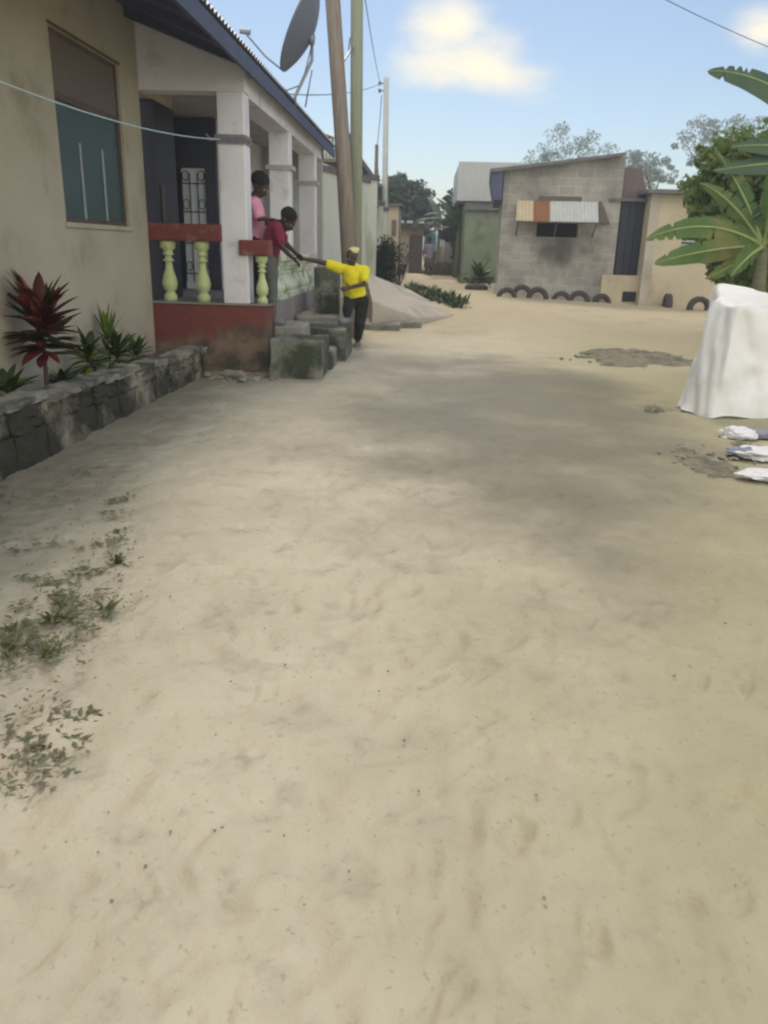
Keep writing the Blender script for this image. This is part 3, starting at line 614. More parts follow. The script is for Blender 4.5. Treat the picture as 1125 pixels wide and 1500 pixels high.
# satellite dish on the roof
DP = Vector(PY(441, 50, 12.0)); DP.x = PY(441, 50, 12).x
def dish():
    r = empty('satellite_dish', (DP.x, 12.0, roofz(-2.2)+.05), 'big grey satellite dish seen almost edge on above the eaves', 'satellite dish')
    topp = PY(472, -18, 12.0); bot = PY(419, 106, 12.0); ctr = (topp+bot)/2; up = (topp-bot).normalized(); R_ = (topp-bot).length/2
    face = up.cross(Vector((0, 1, 0))).normalized();
    if face.x > 0: face = -face
    nrm = (face*.96 + Vector((0, .0, 0))).normalized(); nrm = (nrm-up*nrm.dot(up)).normalized(); sd = nrm.cross(up)
    Mx = Matrix((sd, up, nrm)).transposed()
    prof = [(R_*t, .30*R_*t*t-.30*R_) for t in np.linspace(.02, 1, 12)]
    prof += [(R_*1.02, 0.0), (R_*1.02, -.015)] + [(R_*t, .30*R_*t*t-.30*R_-.02) for t in np.linspace(.98, .02, 12)]
    Mn = Mx
    MB().lathe(prof, ctr+nrm*.12*R_, 40, Mn).build('reflector', M['dish'], r, smooth=True)
    back = ctr-nrm*.2*R_
    mt = PY(457, 66, 12.0)
    MB().tube([back, (back+mt)/2+Vector((0, 0, .02)), mt], [.05, .05, .035], 8).build('mount', M['metal'], r, smooth=True)
    f0 = PY(432, 130, 12.0); f0.z -= .1
    MB().tube([mt, mt-Vector((0, 0, .18)), f0, f0-Vector((.0, 0, .12))], .022, 8).tube([mt-Vector((0, 0, .3)), f0+Vector((.12, .15, -.1))], .01, 6).build('mast', M['metal'], r, smooth=True)
    lnb = PY(358, 47, 12.0)
    MB().tube([bot+nrm*.05, bot.lerp(lnb, .5)-Vector((0, 0, .05)), lnb], .012, 6).build('feed_arm', M['metal'], r)
    MB().tube([lnb+Vector((-.06, 0, .01)), lnb+Vector((.08, 0, 0))], [.03, .035], 10).build('receiver', M['metal'], r)
    MB().tube([f0+Vector((-.2, 0, .05)), f0+Vector((.1, 0, .15)), mt], .01, 5).build('stay', M['metal'], r)
dish()

# ================================================================= POLES AND WIRES
g1 = G(513, 474); p1b = PY(514, 440, 13.2); p1t = PY(485, -30, 13.2)
base = Vector((p1b.x+.012, 13.2, -.1)); dirp = (p1t-p1b); k = (-.1-p1b.z)/dirp.z; base = p1b+dirp*k; top = p1b+dirp*2.0
r = tag(MB().tube([base, base.lerp(top, .3)+Vector((.02, 0, 0)), base.lerp(top, .6), top], [.125, .118, .108, .095], 14).build('utility_pole', M['pole1'], smooth=True), 'thick brown wooden pole leaning left, nearer of the two poles by the porch', 'pole')
r = empty('utility_pole', (PY(521, 440, 14).x, 14.0, 0), 'upright greenish wooden pole just right of the leaning brown pole', 'pole')
pb2 = PY(521, 440, 14.0); pt2 = PY(523, -30, 14.0); d2 = pt2-pb2; base = pb2+d2*((-.1-pb2.z)/d2.z); topq = pb2+d2*1.9
MB().tube([base, base.lerp(topq, .5), topq], [.105, .098, .085], 14).build('pole_shaft', M['pole2'], r, smooth=True)
pq = PY(518, 68, 14.0); pr = PY(500, 95, 13.3)
MB().tube([pr, pq], .018, 6).tube([pq+Vector((-.08, 0, -.05)), pq+Vector((-.05, -.02, .12))], .012, 5).build('brace', M['metal'], r)
r = empty('utility_pole', (-1.5, 29, .3), 'distant slim grey pole with small insulators, right of the near poles', 'pole')
pt3 = PY(566, 114, 29); pb3 = PY(565, 290, 29); base = Vector((pb3.x, 29, .2))
MB().tube([base, pt3], [.11, .085], 12).build('pole_shaft', M['pole3'], r, smooth=True)
iso = PY(559, 122, 29)
for dz in (0, -.22): ib = MB(); ib.tube([iso+Vector((.1, 0, dz)), iso+Vector((-.06, 0, dz))], .02, 6).ell(iso+Vector((-.06, 0, dz)), (.05, .05, .07), n=8, m=6); ib.build('insulator', M['wire'], r)
pt4 = PY(552, 212, 34); tag(MB().tube([(pt4.x-.02, 34, .2), pt4], [.09, .07], 8).build('utility_pole', M['wood'], smooth=True), 'short thin dark pole behind the compound wall', 'pole')
def wire(name, pts, r_, label, sag=.0, m_='wire'):
    P = []
    for i in range(len(pts)-1):
        for k in range(12):
            t = k/12; p = pts[i].lerp(pts[i+1], t); p.z -= sag*4*t*(1-t); P.append(p)
    P.append(pts[-1]); return tag(MB().tube(P, r_, 5).build(name, M[m_]), label, 'wire')
wire('wire', [PY(425, 138, 14.5), iso], .010, 'thin wire strung from the porch roof to the slim distant pole', .12)
wire('wire', [PY(532, -20, 14.05), PY(556, 118, 28.9)], .009, 'wire dropping from the greenish pole to the slim distant pole', .1)
wire('wire', [PY(559, 140, 29), PY(552, 214, 34), PY(556, 262, 40)], .014, 'slack wire hanging from the slim pole down to the short dark pole', .25)
wire('wire', [PY(900, -40, 12), PY(1180, 90, 15)], .006, 'thin wire crossing the sky at the upper right corner', .05)

# ================================================================= NEIGHBOUR ON THE LEFT
cw = empty('compound_wall', (-1.8, 20, .2), 'tall pale limewashed compound wall with a dark capping beyond the porch', 'wall')
path = [(-3.4, 17.05, 3.05), (-2.36, 17.05, 3.05), (-1.42, 21, 3.07), (-1.46, 21.6, 2.95), (-1.47, 22.4, 2.72), (-1.49, 24.5, 2.66), (-1.53, 30, 2.62)]
b = MB(); c = MB()
for (x0, y0, z0), (x1, y1, z1) in zip(path[:-1], path[1:]):
    d = Vector((x1-x0, y1-y0, 0)).normalized(); n = Vector((-d.y, d.x, 0))*.2
    def q(x, y, z, s=1.0, o=0): v = Vector((x, y, z))+n*s-n.normalized()*o; return v
    b.add([(x0, y0, -.1), (x1, y1, -.1), q(x1, y1, -.1), q(x0, y0, -.1), (x0, y0, z0-.12), (x1, y1, z1-.12), q(x1, y1, z1-.12), q(x0, y0, z0-.12)], [(0,1,5,4),(1,2,6,5),(2,3,7,6),(3,0,4,7),(4,5,6,7)])
    o = n.normalized()*.05
    A, B = Vector((x0, y0, 0))-o, Vector((x1, y1, 0))-o; C_, D_ = Vector((x1, y1, 0))+n+o, Vector((x0, y0, 0))+n+o
    c.add([A+Vector((0,0,z0-.12)), B+Vector((0,0,z1-.12)), C_+Vector((0,0,z1-.12)), D_+Vector((0,0,z0-.12)), A+Vector((0,0,z0)), B+Vector((0,0,z1)), C_+Vector((0,0,z1)), D_+Vector((0,0,z0))], [(0,3,2,1),(0,1,5,4),(1,2,6,5),(2,3,7,6),(3,0,4,7),(4,5,6,7)])
b.build('wall_panel', M['wallw'], cw); c.build('capping', M['cap'], cw)
for (x, y, zt) in ((-1.93, 19.0, 3.15), (-1.44, 20.9, 3.12), (-1.47, 24.5, 2.72), (-1.50, 27.5, 2.70)):
    p = MB().box((x-.12, y-.14, -.1), (x+.16, y+.16, zt-.1)).build('pier', M['wallw'], cw); MB().box((x-.17, y-.19, zt-.1), (x+.21, y+.21, zt+.02)).build('pier_cap', M['cap'], p)
# lantern on the pier
lr = empty('wall_lantern', (-1.85, 19.0, 3.17), 'ornate dark lantern on top of the compound wall pier', 'lantern')
lx, ly, lz = -1.80, 19.0, 3.17
MB().lathe([(.06, 0), (.05, .03), (.018, .05), (.018, .16), (.05, .19), (.03, .20)], (lx, ly, lz), 8).build('post', M['iron'], lr)
MB().lathe([(.05, 0), (.085, .22), (.08, .23)], (lx, ly, lz+.20), 6).build('glass', M['glass'], lr)
MB().lathe([(.11, 0), (.06, .09), (.02, .12), (.02, .18), (.004, .24)], (lx, ly, lz+.43), 6).build('lantern_cap', M['iron'], lr)
# neighbour house
nh = empty('house', (-5.2, 22, 0), 'pale roofed house rising behind the limewashed compound wall', 'house')
MB().box((-7.2, 18.6, -.1), (-2.6, 28, 3.2)).build('wall', M['creamwall'], nh)
rf = MB(); corr(rf, (-4.7, 18.0, 4.5), (0, 11.2, 0), (3.05, 0, -1.0), 0, .02, .16, 4); corr(rf, (-4.7, 18.0, 4.505), (0, 11.2, 0), (-3.0, 0, -1.0), 0, .02, .16, 4)
rf.build('roof', M['whiteroof'], nh)
MB().box((-1.68, 18.0, 3.33), (-1.64, 29.2, 3.46)).build('fascia', M['fascia'], nh)
gb = MB().prism([(-7.2, 18.62, 3.2), (-2.0, 18.62, 3.2), (-2.0, 18.62, 3.5), (-4.7, 18.62, 4.4), (-7.2, 18.62, 3.6)], (0, .15, 0)).build('gable', M['creamwall'], nh)
mb = MB()
for i in range(16): mb.box((-2.75+i*.065, 17.95, 3.2), (-2.72+i*.065, 17.98, 3.6))
mb.box((-2.75, 17.985, 3.3), (-1.7, 18.0, 3.34)); mb.build('picket_frill', M['doorwhite'], nh)

# concrete apron sloping to the street
e = [PY(534, 398, 17.0), PY(600, 424, 20.0), G(668, 462), PY(612, 466, 14.9), PY(545, 440, 14.3)]
bot = [Vector((v.x, v.y, -.05)) for v in e]
b = MB(); b.add([v[:] for v in e]+[v[:] for v in bot], [(0,1,2,3,4), (0,5,6,1), (1,6,7,2), (2,7,8,3), (3,8,9,4), (4,9,5,0)])
tag(b.build('concrete_apron', M['concpale'], None, bevel=.03), 'sloping pale concrete apron at the foot of the compound wall', 'concrete slab')
for (ax, ay, w_, d_, lab) in ((556, 480, .75, .55, 'broken flat concrete slab nearer the steps, beside the yellow shirted person'), (590, 477, .65, .5, 'broken flat concrete slab farther right at the tip of the apron')):
    c0 = G(ax, ay); Mr = Matrix.Translation(c0) @ Matrix.Rotation(random.uniform(-.4, .4), 4, 'Z') @ Matrix.Rotation(.08, 4, 'X')
    tag(MB().box((-w_/2, -d_/2, -.06), (w_/2, d_/2, .11), Mr).build('paving_slab', M['conc'], None, bevel=.02, jit=.02), lab, 'slab', 'broken slabs by the steps')

# ================================================================= BACKGROUND LEFT
fh = empty('building', (-1.2, 38, .3), 'small grey beige building with a dark flat roof at the end of the alley', 'building')
a0, a1 = PY(586, 400, 38).x, PY(622, 400, 38).x
zt = PY(600, 335, 38).z
MB().box((a0-1.5, 38, .1), (a1-.15, 43, zt)).build('wall', M['creamwall'], fh)
MB().box((a1-.75, 37.9, .1), (a1-.15, 37.98, zt-.25)).build('dark_doorway', M['lintel'], fh)
MB().box((a0-1.7, 37.6, zt), (a1+.15, 43.3, zt+.22)).build('roof', M['cap'], fh)
for px in (587, 600, 617): q = PY(px, 327, 37.4); MB().box((q.x-.13, 37.3, zt+.22), (q.x+.14, 37.6, zt+.32)).build('roof_brick', M['doorwhite'], fh)
h2 = empty('building', (-1.7, 33, .3), 'narrow cream building end showing past the compound wall', 'building')
a0, a1 = PY(562, 400, 33).x, PY(582, 400, 33).x; zt = PY(575, 302, 33).z
MB().box((a0-2, 32.6, .1), (a1, 36, zt)).build('wall', M['creamwall'], h2)
MB().box((a1-.26, 32.57, 1.9), (a1-.08, 32.6, 2.5)).build('window', M['rustbrown'], h2)
MB().box((a0-2.2, 32.4, zt), (a1+.12, 36.2, zt+.07)).build('roof', M['cap'], h2)

def crown_tree(name, base, trunk_h, clumps, nleaf, size, leafmat, label, trunk_r=.15, cat='tree', flat=1.0, group=None, tm='stem'):
    r = empty(name, base, label, cat, group); b0 = Vector(base)
    t = MB(); t.tube([b0-Vector((0, 0, .2)), b0+Vector((.1, 0, trunk_h*.5)), b0+Vector((0, 0, trunk_h))], [trunk_r, trunk_r*.75, trunk_r*.6], 9)
    c_ = MB()
    for (ctr, rad) in clumps:
        ctr = Vector(ctr); t.tube([b0+Vector((0, 0, trunk_h*.8)), (b0+Vector((0, 0, trunk_h)) + ctr)/2, ctr], [trunk_r*.45, trunk_r*.28, trunk_r*.1], 6)
        n = int(nleaf*(rad[0]*rad[2])/(sum(q[1][0]*q[1][2] for q in clumps)))
        sub = max(6, n//60)
        for k in range(sub):
            while True:
                q = Vector((random.uniform(-1, 1), random.uniform(-1, 1), random.uniform(-1, 1)))
                if q.length < 1: break
            s_ = random.uniform(.18, .48)
            c_.bits(ctr+Vector((q.x*rad[0], q.y*rad[1], q.z*rad[2])), (rad[0]*s_, rad[1]*s_, rad[2]*s_*.8), n//sub, size, 0, flat)
    t.build('trunk', M[tm], r, smooth=True); c_.build('crown', M[leafmat], r)
    return r
def PC(px, py, Y, r): p = PY(px, py, Y); return ((p.x, Y, p.z), (r, r, r*.8))
crown_tree('tree', (PY(588, 390, 46).x-.6, 46, .3), 3.0, [PC(575, 300, 46, 1.5), PC(595, 305, 46, 1.5), PC(612, 318, 45, 1.1), PC(585, 285, 47, 1.2), PC(560, 300, 46, 1.2), PC(590, 335, 46, 1.1)], 16000, .32, 'treef', 'dark spreading tree behind the small building at the end of the alley', .22)
# columnar bush + purple shrub
bb = Vector((PY(563, 410, 21.6).x, 21.6, .28)); z1 = PY(563, 333, 21.6).z
r = empty('bush', bb, 'dense near black rounded bush at the foot of the compound wall', 'bush')
c_ = MB()
for k in range(26): c_.bits((bb.x+random.uniform(-.12, .12), bb.y+random.uniform(-.1, .1), .45+(z1-.85)*random.random()), (.27, .28, .28), 300, .08)
c_.build('foliage', M['bushd'], r); MB().tube([bb-Vector((0,0,.1)), bb+Vector((0, 0, 1.0))], .05, 6).build('trunk', M['stem'], r)
bb = Vector((PY(585, 405, 24.5).x, 24.5, .30))
def purple(r, b0):
    t = MB(); c_ = MB()
    for k in range(13):
        a = random.uniform(0, 6.28); tp = b0+Vector((.42*cos(a)*random.random(), .35*sin(a), random.uniform(.9, 1.75)))
        t.tube([b0, b0.lerp(tp, .5)+Vector((random.uniform(-.08, .08), 0, 0)), tp], [.018, .012, .006], 5)
        for j in range(24):
            s_ = random.uniform(.25, 1.0); c_.leaf(b0.lerp(tp, s_), random.uniform(0, 6.28), random.uniform(-.2, 1.1), random.uniform(.10, .2), .05, .6, 2, .2)
    t.build('stem', M['stem'], r); c_.build('leaves', M['bushr'], r)
plant('shrub', bb, 'straggly purplish shrub with thin stems right of the near black bush', 'plant', purple)

def banana(r, b0, h, leaves, mt='banana', stem_r=.11):
    top = b0+Vector((.05, 0, h))
    MB().tube([b0-Vector((0, 0, .1)), b0+Vector((.03, 0, h*.5)), top], [stem_r, stem_r*.85, stem_r*.6], 10).build('stem', M['pstem'], r, smooth=True)
    for (az, el, ln, wd, dr) in leaves:
        MB().leaf(top-Vector((0, 0, .1)), radians(az), radians(el), ln, wd, dr, 26, .35, tear=.30, stalk=.12).build('leaf', M[mt], r)
q = G(655, 392); bb = (q.x, 34, .3)
bb = (PY(668, 390, 34).x, 34, .3)
plant('banana_plant', bb, 'banana plant arching over the far end of the alley', 'banana plant', lambda r, b0: banana(r, b0, 2.0, [(180, 50, 2.3, .45, 1.8), (175, 30, 1.9, .5, 2.0), (150, 75, 1.8, .4, 1.0), (20, 55, 1.4, .4, 1.6), (210, 60, 2.0, .4, 1.6), (250, 70, 1.4, .4, 1.3), (90, 80, 1.4, .35, .8), (300, 40, 1.2, .4, 1.5)], 'bananad', .14))
bb2 = (PY(640, 390, 41).x, 41, .3)
plant('banana_plant', bb2, 'far banana plant with a single raised leaf against the sky, behind the first', 'banana plant', lambda r, b0: banana(r, b0, 2.4, [(120, 72, 1.9, .4, .9), (60, 45, 1.6, .4, 1.5), (190, 45, 1.6, .4, 1.7), (230, 30, 1.5, .4, 1.6), (340, 55, 1.5, .4, 1.5)], 'bananad', .12))
crown_tree('tree', (PY(678, 390, 38).x, 38, .3), 2.2, [PC(672, 305, 38, .9), PC(680, 325, 38, .9), PC(668, 340, 37.5, .8), PC(676, 365, 37, .8)], 7000, .22, 'treef', 'dark bushy tree against the left edge of the grey sheet shed', .12)
# stick fence + blue sheet at the end of the alley
fr = MB()
for i in range(30):
    x = PY(632+i*1.7, 390, 39).x; fr.tube([(x, 39+random.uniform(-.1, .1), .2), (x+random.uniform(-.08, .08), 39, random.uniform(1.5, 2.6))], .035, 5)
fr.box((PY(632, 390, 39).x, 39.05, 1.1), (PY(682, 390, 39).x, 39.09, 1.2)); tag(fr.build('stick_fence', M['concpale']), 'pale stick fence closing the end of the alley', 'fence')
q = PY(628, 352, 38.6); MBx = MB().prism([(q.x-.22, 38.6, 1.2), (q.x+.3, 38.6, 1.2), (q.x+.28, 38.6, 2.15), (q.x-.2, 38.6, 2.25)], (0, .05, 0)); M['cyan'] = mat('cyan_sheet', (.12,.42,.52), (.10,.36,.46), 4, .7)
tag(MBx.build('blue_sheet', M['cyan']), 'small cyan blue sheet leaning behind the distant walker', 'sheet')
mb = MB(); mb.bits((PY(655, 385, 37).x, 37, .5), (1.2, .6, .45), 1500, .16); tag(mb.build('undergrowth', M['grass']), 'olive undergrowth along the stick fence', 'undergrowth', kind='stuff')

# ================================================================= RIGHT SIDE BUILDINGS
def setuv(o, ax, az):
    me = o.data; uv = me.uv_layers.new(name='UVMap')
    mw = Vector(o['_o'])
    for l in me.loops:
        p = me.vertices[l.vertex_index].co + mw; uv.data[l.index].uv = (ax.dot(p), p.z)
# block hut
HL = PY(727, 429, 22.2); HR = PY(893, 443, 22.0); hd2 = (HR-HL); hd2.z = 0; W_ = hd2.length; ux = hd2.normalized(); uy = Vector((-ux.y, ux.x, 0))
hz = .1
def HP(u, v, z): return Vector((HL.x, HL.y, 0)) + ux*u + uy*v + Vector((0, 0, z))
hut = empty('block_hut', HP(W_/2, 0, hz), 'grey concrete block hut with a lean-to metal roof and a patched sheet awning', 'hut')
def atH(px, py):     # point on the hut's front plane
    d = ray(px, py); o = Vector((0, 0, CAMZ)); t = (HL-o).dot(uy)/d.dot(uy); p = o+d*t; v = p-HL
    return v.dot(ux), p.z
zl = atH(735, 250)[1]; zr_ = atH(905, 228)[1]
u1, wz1 = atH(790, 289); u2, wz0 = atH(845, 348)
b = MB()
def hp(mb, u0, ua, z0, z1, v0=0, v1=.2): mb.add([HP(*p)[:] for p in ((u0,v0,z0),(ua,v0,z0),(ua,v1,z0),(u0,v1,z0),(u0,v0,z1),(ua,v0,z1),(ua,v1,z1),(u0,v1,z1))], [(0,3,2,1),(4,5,6,7),(0,1,5,4),(1,2,6,5),(2,3,7,6),(3,0,4,7)])
zt_ = lambda u: zl+(zr_-zl)*u/W_
hp(b, 0, u1, 0, wz0); hp(b, u1, u2, 0, wz0); hp(b, u2, W_, 0, wz0)
hp(b, 0, u1, wz0, wz1); hp(b, u2, W_, wz0, wz1)
b.prism([HP(0, 0, wz1), HP(W_, 0, wz1), HP(W_, 0, zt_(W_)), HP(0, 0, zt_(0))], uy*.2)
wall = b.build('front_wall', M['block'], hut); setuv(wall, ux, 0)
b = MB(); b.prism([HP(0, .2, 0), HP(.2, .2, 0), HP(.2, .2, zt_(.2)), HP(0, .2, zt_(0))], uy*3.6); wl = b.build('side_wall', M['block'], hut); setuv(wl, uy, 0)
b = MB(); b.prism([HP(W_-.2, .2, 0), HP(W_, .2, 0), HP(W_, .2, zt_(W_)), HP(W_-.2, .2, zt_(W_-.2))], uy*3.6); wl = b.build('side_wall', M['block'], hut); setuv(wl, uy, 0)
b = MB(); hp(b, 0, W_, 0, zl-.05, 3.6, 3.8); b.build('rear_wall', M['block'], hut)
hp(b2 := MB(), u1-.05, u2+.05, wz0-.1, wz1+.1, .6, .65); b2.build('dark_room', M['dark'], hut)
fr = MB(); hp(fr, u1-.02, u2+.02, wz1-.16, wz1+.03, -.03, .1); fr.build('window_beam', M['wood'], hut)
rr = MB(); ov = atH(718, 246)[0]; ovr = atH(914, 225)[0]
sl = Vector((ux.x, ux.y, (zr_-zl)/W_)); o_ = HP(ov, -.35, zt_(ov)+.04)
corr(rr, o_, uy*4.5, sl*(ovr-ov+.0), 0, .02, .1, 4); rr.build('roof', M['roofmetal'], hut)
fz = MB(); fz.prism([HP(ov, -.36, zt_(ov)-.03), HP(ovr, -.36, zt_(ovr)-.02), HP(ovr, -.36, zt_(ovr)+.05), HP(ov, -.36, zt_(ov)+.06)], uy*.04); fz.build('fascia', M['cap'], hut)
sg = MB(); sg.prism([HP(ov+.02, -.3, zt_(ov)-.02), HP(-.03, -.3, zt_(0)-.02), HP(-.03, -.3, zt_(0)-.72), HP(ov+.16, -.3, zt_(0)-.72)], uy*4.2); sg.build('eave_board', M['fascia'], hut)
# awning of three sheets hung over the window
au0, az1 = atH(757, 294); au1, az0 = atH(872, 327); aua = atH(781, 300)[0]; aub = atH(805, 300)[0]
for (s0, s1, mt_) in ((au0, aua, 'sheetdull'), (aua, aub, 'rust'), (aub, au1, 'sheet')):
    a_ = MB(); corr(a_, HP(s0, -.10, az1), HP(s1, -.10, az1)-HP(s0, -.10, az1), HP(s0, -.62, az0-.0)-HP(s0, -.10, az1), 0, .012, .09, 4); a_.build('awning_sheet', M[mt_], hut)
a_ = MB()
for s in (au0+.05, (au0+au1)/2, au1-.05): a_.tube([HP(s, -.58, az0+.0), HP(s, 0, az0-.35)], .02, 5)
a_.tube([HP(au0, -.60, az0-.02), HP(au1, -.60, az0-.02)], .018, 5); a_.build('awning_struts', M['wood'], hut)
s0_, sz1 = atH(872, 300); pw = MB(); pw.prism([HP(s0_+.02, -.06, sz1+.05), HP(s0_+.14, -.06, sz1+.1), HP(s0_+.42, -.06, az0-.02), HP(s0_+.12, -.06, az0-.02)], uy*.04); pw.build('side_flap', M['wood'], hut)
ft = MB(); hp(ft, -.08, W_+.02, 0, .62, -.12, -.001); o = ft.build('footing', M['block'], hut); setuv(o, ux, 0)

# lean-to room with dark doors between the hut and the cream house
lt = empty('lean_to', (HR.x+.8, HR.y+.8, .2), 'dark boarded lean-to room between the block hut and the cream house', 'lean-to')
Yl = HR.y+.10; xa = PY(884, 350, Yl).x; xb = PY(950, 350, Yl).x; zt2 = PY(915, 294, Yl).z; zb2 = PY(915, 403, Yl).z
b = MB()
n_ = 6
for i in range(n_): b.box((xa+(xb-xa)*i/n_+.006, Yl+.02*(i % 2), zb2), (xa+(xb-xa)*(i+1)/n_-.006, Yl+.06, zt2))
b.build('door_boards', M['bluepaint'], lt)
MB().box((xa+.02, Yl-.25, -.1), (xb+.0, Yl+2, zb2-.003)).build('base', M['creamwall'], lt)
MB().box((xa+.6, Yl-.27, .26), (xa+.95, Yl-.252, .52)).build('recess', M['dark'], lt)  # flat dark plate painting the shade of a hollow in the base
b = MB(); zr1 = PY(915, 243, Yl).z; b.prism([(xa+.02, Yl+.1, zt2), (xb-.1, Yl+.1, zt2), (xb-.35, Yl+.1, zr1-.05), (xa+.02, Yl+.1, zr1)], (0, .1, 0)); b.build('upper_wall', M['rustbrown'], lt)
b = MB(); b.prism([(xa+.02, Yl-.15, zt2-.02), (xb-.0, Yl-.15, zt2-.02), (xb-.0, Yl-.15, zt2+.05), (xa+.02, Yl-.15, zt2+.05)], (0, .9, 0)); b.build('roof', M['cap'], lt)
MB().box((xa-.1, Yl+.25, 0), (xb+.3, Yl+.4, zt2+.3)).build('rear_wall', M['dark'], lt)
# cream house on the right
ch = empty('house', (8, 21.3, .2), 'cream block house with a dark flat eave behind the banana leaves on the right', 'house')
Yc = HR.y-.45; xl = PY(944, 380, Yc).x; zt3 = PY(960, 284, Yc).z; wx0, wx1 = PY(998, 355, Yc).x, PY(1046, 355, Yc).x; wz_0, wz_1 = PY(1020, 373, Yc).z, PY(1020, 340, Yc).z
b = MB(); b.box((xl, Yc, -.1), (wx0, Yc+.2, zt3)).box((wx1, Yc, -.1), (xl+7, Yc+.2, zt3)).box((wx0, Yc, -.1), (wx1, Yc+.2, wz_0)).box((wx0, Yc, wz_1), (wx1, Yc+.2, zt3))
b.box((xl, Yc+.2, -.1), (xl+.2, Yc+4, zt3)); b.build('wall', M['creamwall'], ch)
MB().box((xl-.2, Yc-.35, zt3), (xl+7.3, Yc+4.3, zt3+.09)).build('roof', M['cap'], ch)
wn = MB().box((wx0, Yc+.12, wz_0), (wx1, Yc+.14, wz_1)).build('window', M['dark'], ch)
b = MB()
for i in range(6): z = wz_0+(wz_1-wz_0)*(i+.5)/6; b.box((wx0+.02, Yc+.05, z-.02), (wx1-.02, Yc+.09, z+.025))
b.build('louvres', M['framew'], wn)
MB().box((xl-.02, Yc-.02, -.1), (xl+.22, Yc-.001, zt3)).build('corner_render', M['concpale'], ch)

# shed behind the hut
sh = empty('shed', (2.5, 31, .3), 'tall shed with pale metal top and green stained wall behind the hut', 'shed')
Ys = 31.0; x0 = PY(681, 340, Ys).x; xs = PY(671, 260, Ys).x; za = PY(690, 292, Ys).z; zb = PY(700, 237, Ys).z
MB().box((x0, Ys+.3, 0), (x0+5, Ys+5, za)).build('wall', M['shedwall'], sh)
b = MB(); corr(b, (xs, Ys, za-.05), (5.5, 0, 0), (0, 0, zb-za+.05), 0, .006, .2, 4); b.build('metal_cladding', M['shedmetal'], sh)
MB().box((xs, Ys+.02, za-.02), (xs+5.5, Ys+5.2, zb-.1)).build('roof_box', M['shedmetal'], sh)
MB().box((x0-.05, Ys+.1, za-.35), (x0+5, Ys+.28, za-.06)).build('beam', M['cap'], sh)

# half buried tyres in a row
ty = empty('tyre', (0, 0, 0)); ty['_o'] = (0, 0, 0)
R1, R2 = .20, .085
tv = []; nn = 28; mm = 12
mb = MB()
for i in range(nn):
    a = 2*pi*i/nn
    for k in range(mm):
        b_ = 2*pi*k/mm; cx = cos(b_); sy = sin(b_)
        rr_ = R1 + R2*np.sign(cx)*abs(cx)**.7*.75; yy = R2*np.sign(sy)*abs(sy)**.7
        if cx > .8 and i % 2: rr_ -= .006
        tv.append((rr_*cos(a), yy, rr_*sin(a)))
mb.add(tv, [(i*mm+k, ((i+1) % nn)*mm+k, ((i+1) % nn)*mm+(k+1) % mm, i*mm+(k+1) % mm) for i in range(nn) for k in range(mm)])
tyres = [(742, 434, 0, 'leftmost half buried tyre under the hut corner'), (764, 435, 0, 'second half buried tyre from the left along the hut footing'), (787, 437, 0, 'third half buried tyre from the left along the hut footing'), (822, 439, 0, 'fourth half buried tyre along the hut footing, below the window'), (848, 441, 0, 'fifth half buried tyre, just left of the last under the hut'), (881, 443, 0, 'half buried tyre at the right corner of the hut'), (977, 450, 1.35, 'half buried tyre standing side on before the cream house'), (1023, 455, 0, 'wide half buried tyre facing the road beside the white tarpaulin')]
tm = mb.build('tyre', M['tyre'], smooth=True)
tmesh = tm.data; bpy.data.objects.remove(ty)
for v in tmesh.vertices: v.co.z += tm.location.z
tm.location = (0, 0, 0)
for i, (px, py, rot, lab) in enumerate(tyres):
    p = G(px, py); o = tm if i == 0 else tm.copy()
    if i: COL.objects.link(o)
    s_ = random.uniform(.95, 1.16) if i < 6 else 1.12
    if i < 6: p = p - uy*.22*0
    ang = atan2(ux.y, ux.x) if i < 6 else rot
    o.location = (p.x, p.y, H(p.x, p.y)+.02 - (random.uniform(-.03, .07) if i < 6 else 0) + (.03 if i > 5 else 0)); o.rotation_euler = (0, 0, ang+random.uniform(-.1, .1)); o.scale = (s_, s_, s_)
    if i: pass
    tag(o, lab, 'tyre', 'half buried tyres along the house fronts')

# plant and brown stump left of the hut
p = G(702, 420); plant('shrub', (p.x, p.y, .28), 'bright green leafy plant at the left corner of the block hut', 'plant', leafy('leafm', 'leafy', 60, (.35, .7), (.10, .18), 5, 80, .35, .02))
p = G(697, 424); o = MB(); o.lathe([(.30, 0), (.36, .06), (.36, .18), (.30, .24), (.2, .24), (.2, .1)], (0, 0, 0), 16); o = MB().lathe([(.18, .05), (.26, 0), (.34, .05), (.34, .18), (.27, .24), (.19, .2)], (p.x, p.y-.2, .27), 18).build('tyre', M['tyre'], smooth=True)
tag(o, 'old brown tyre lying flat below the bright green plant', 'tyre')

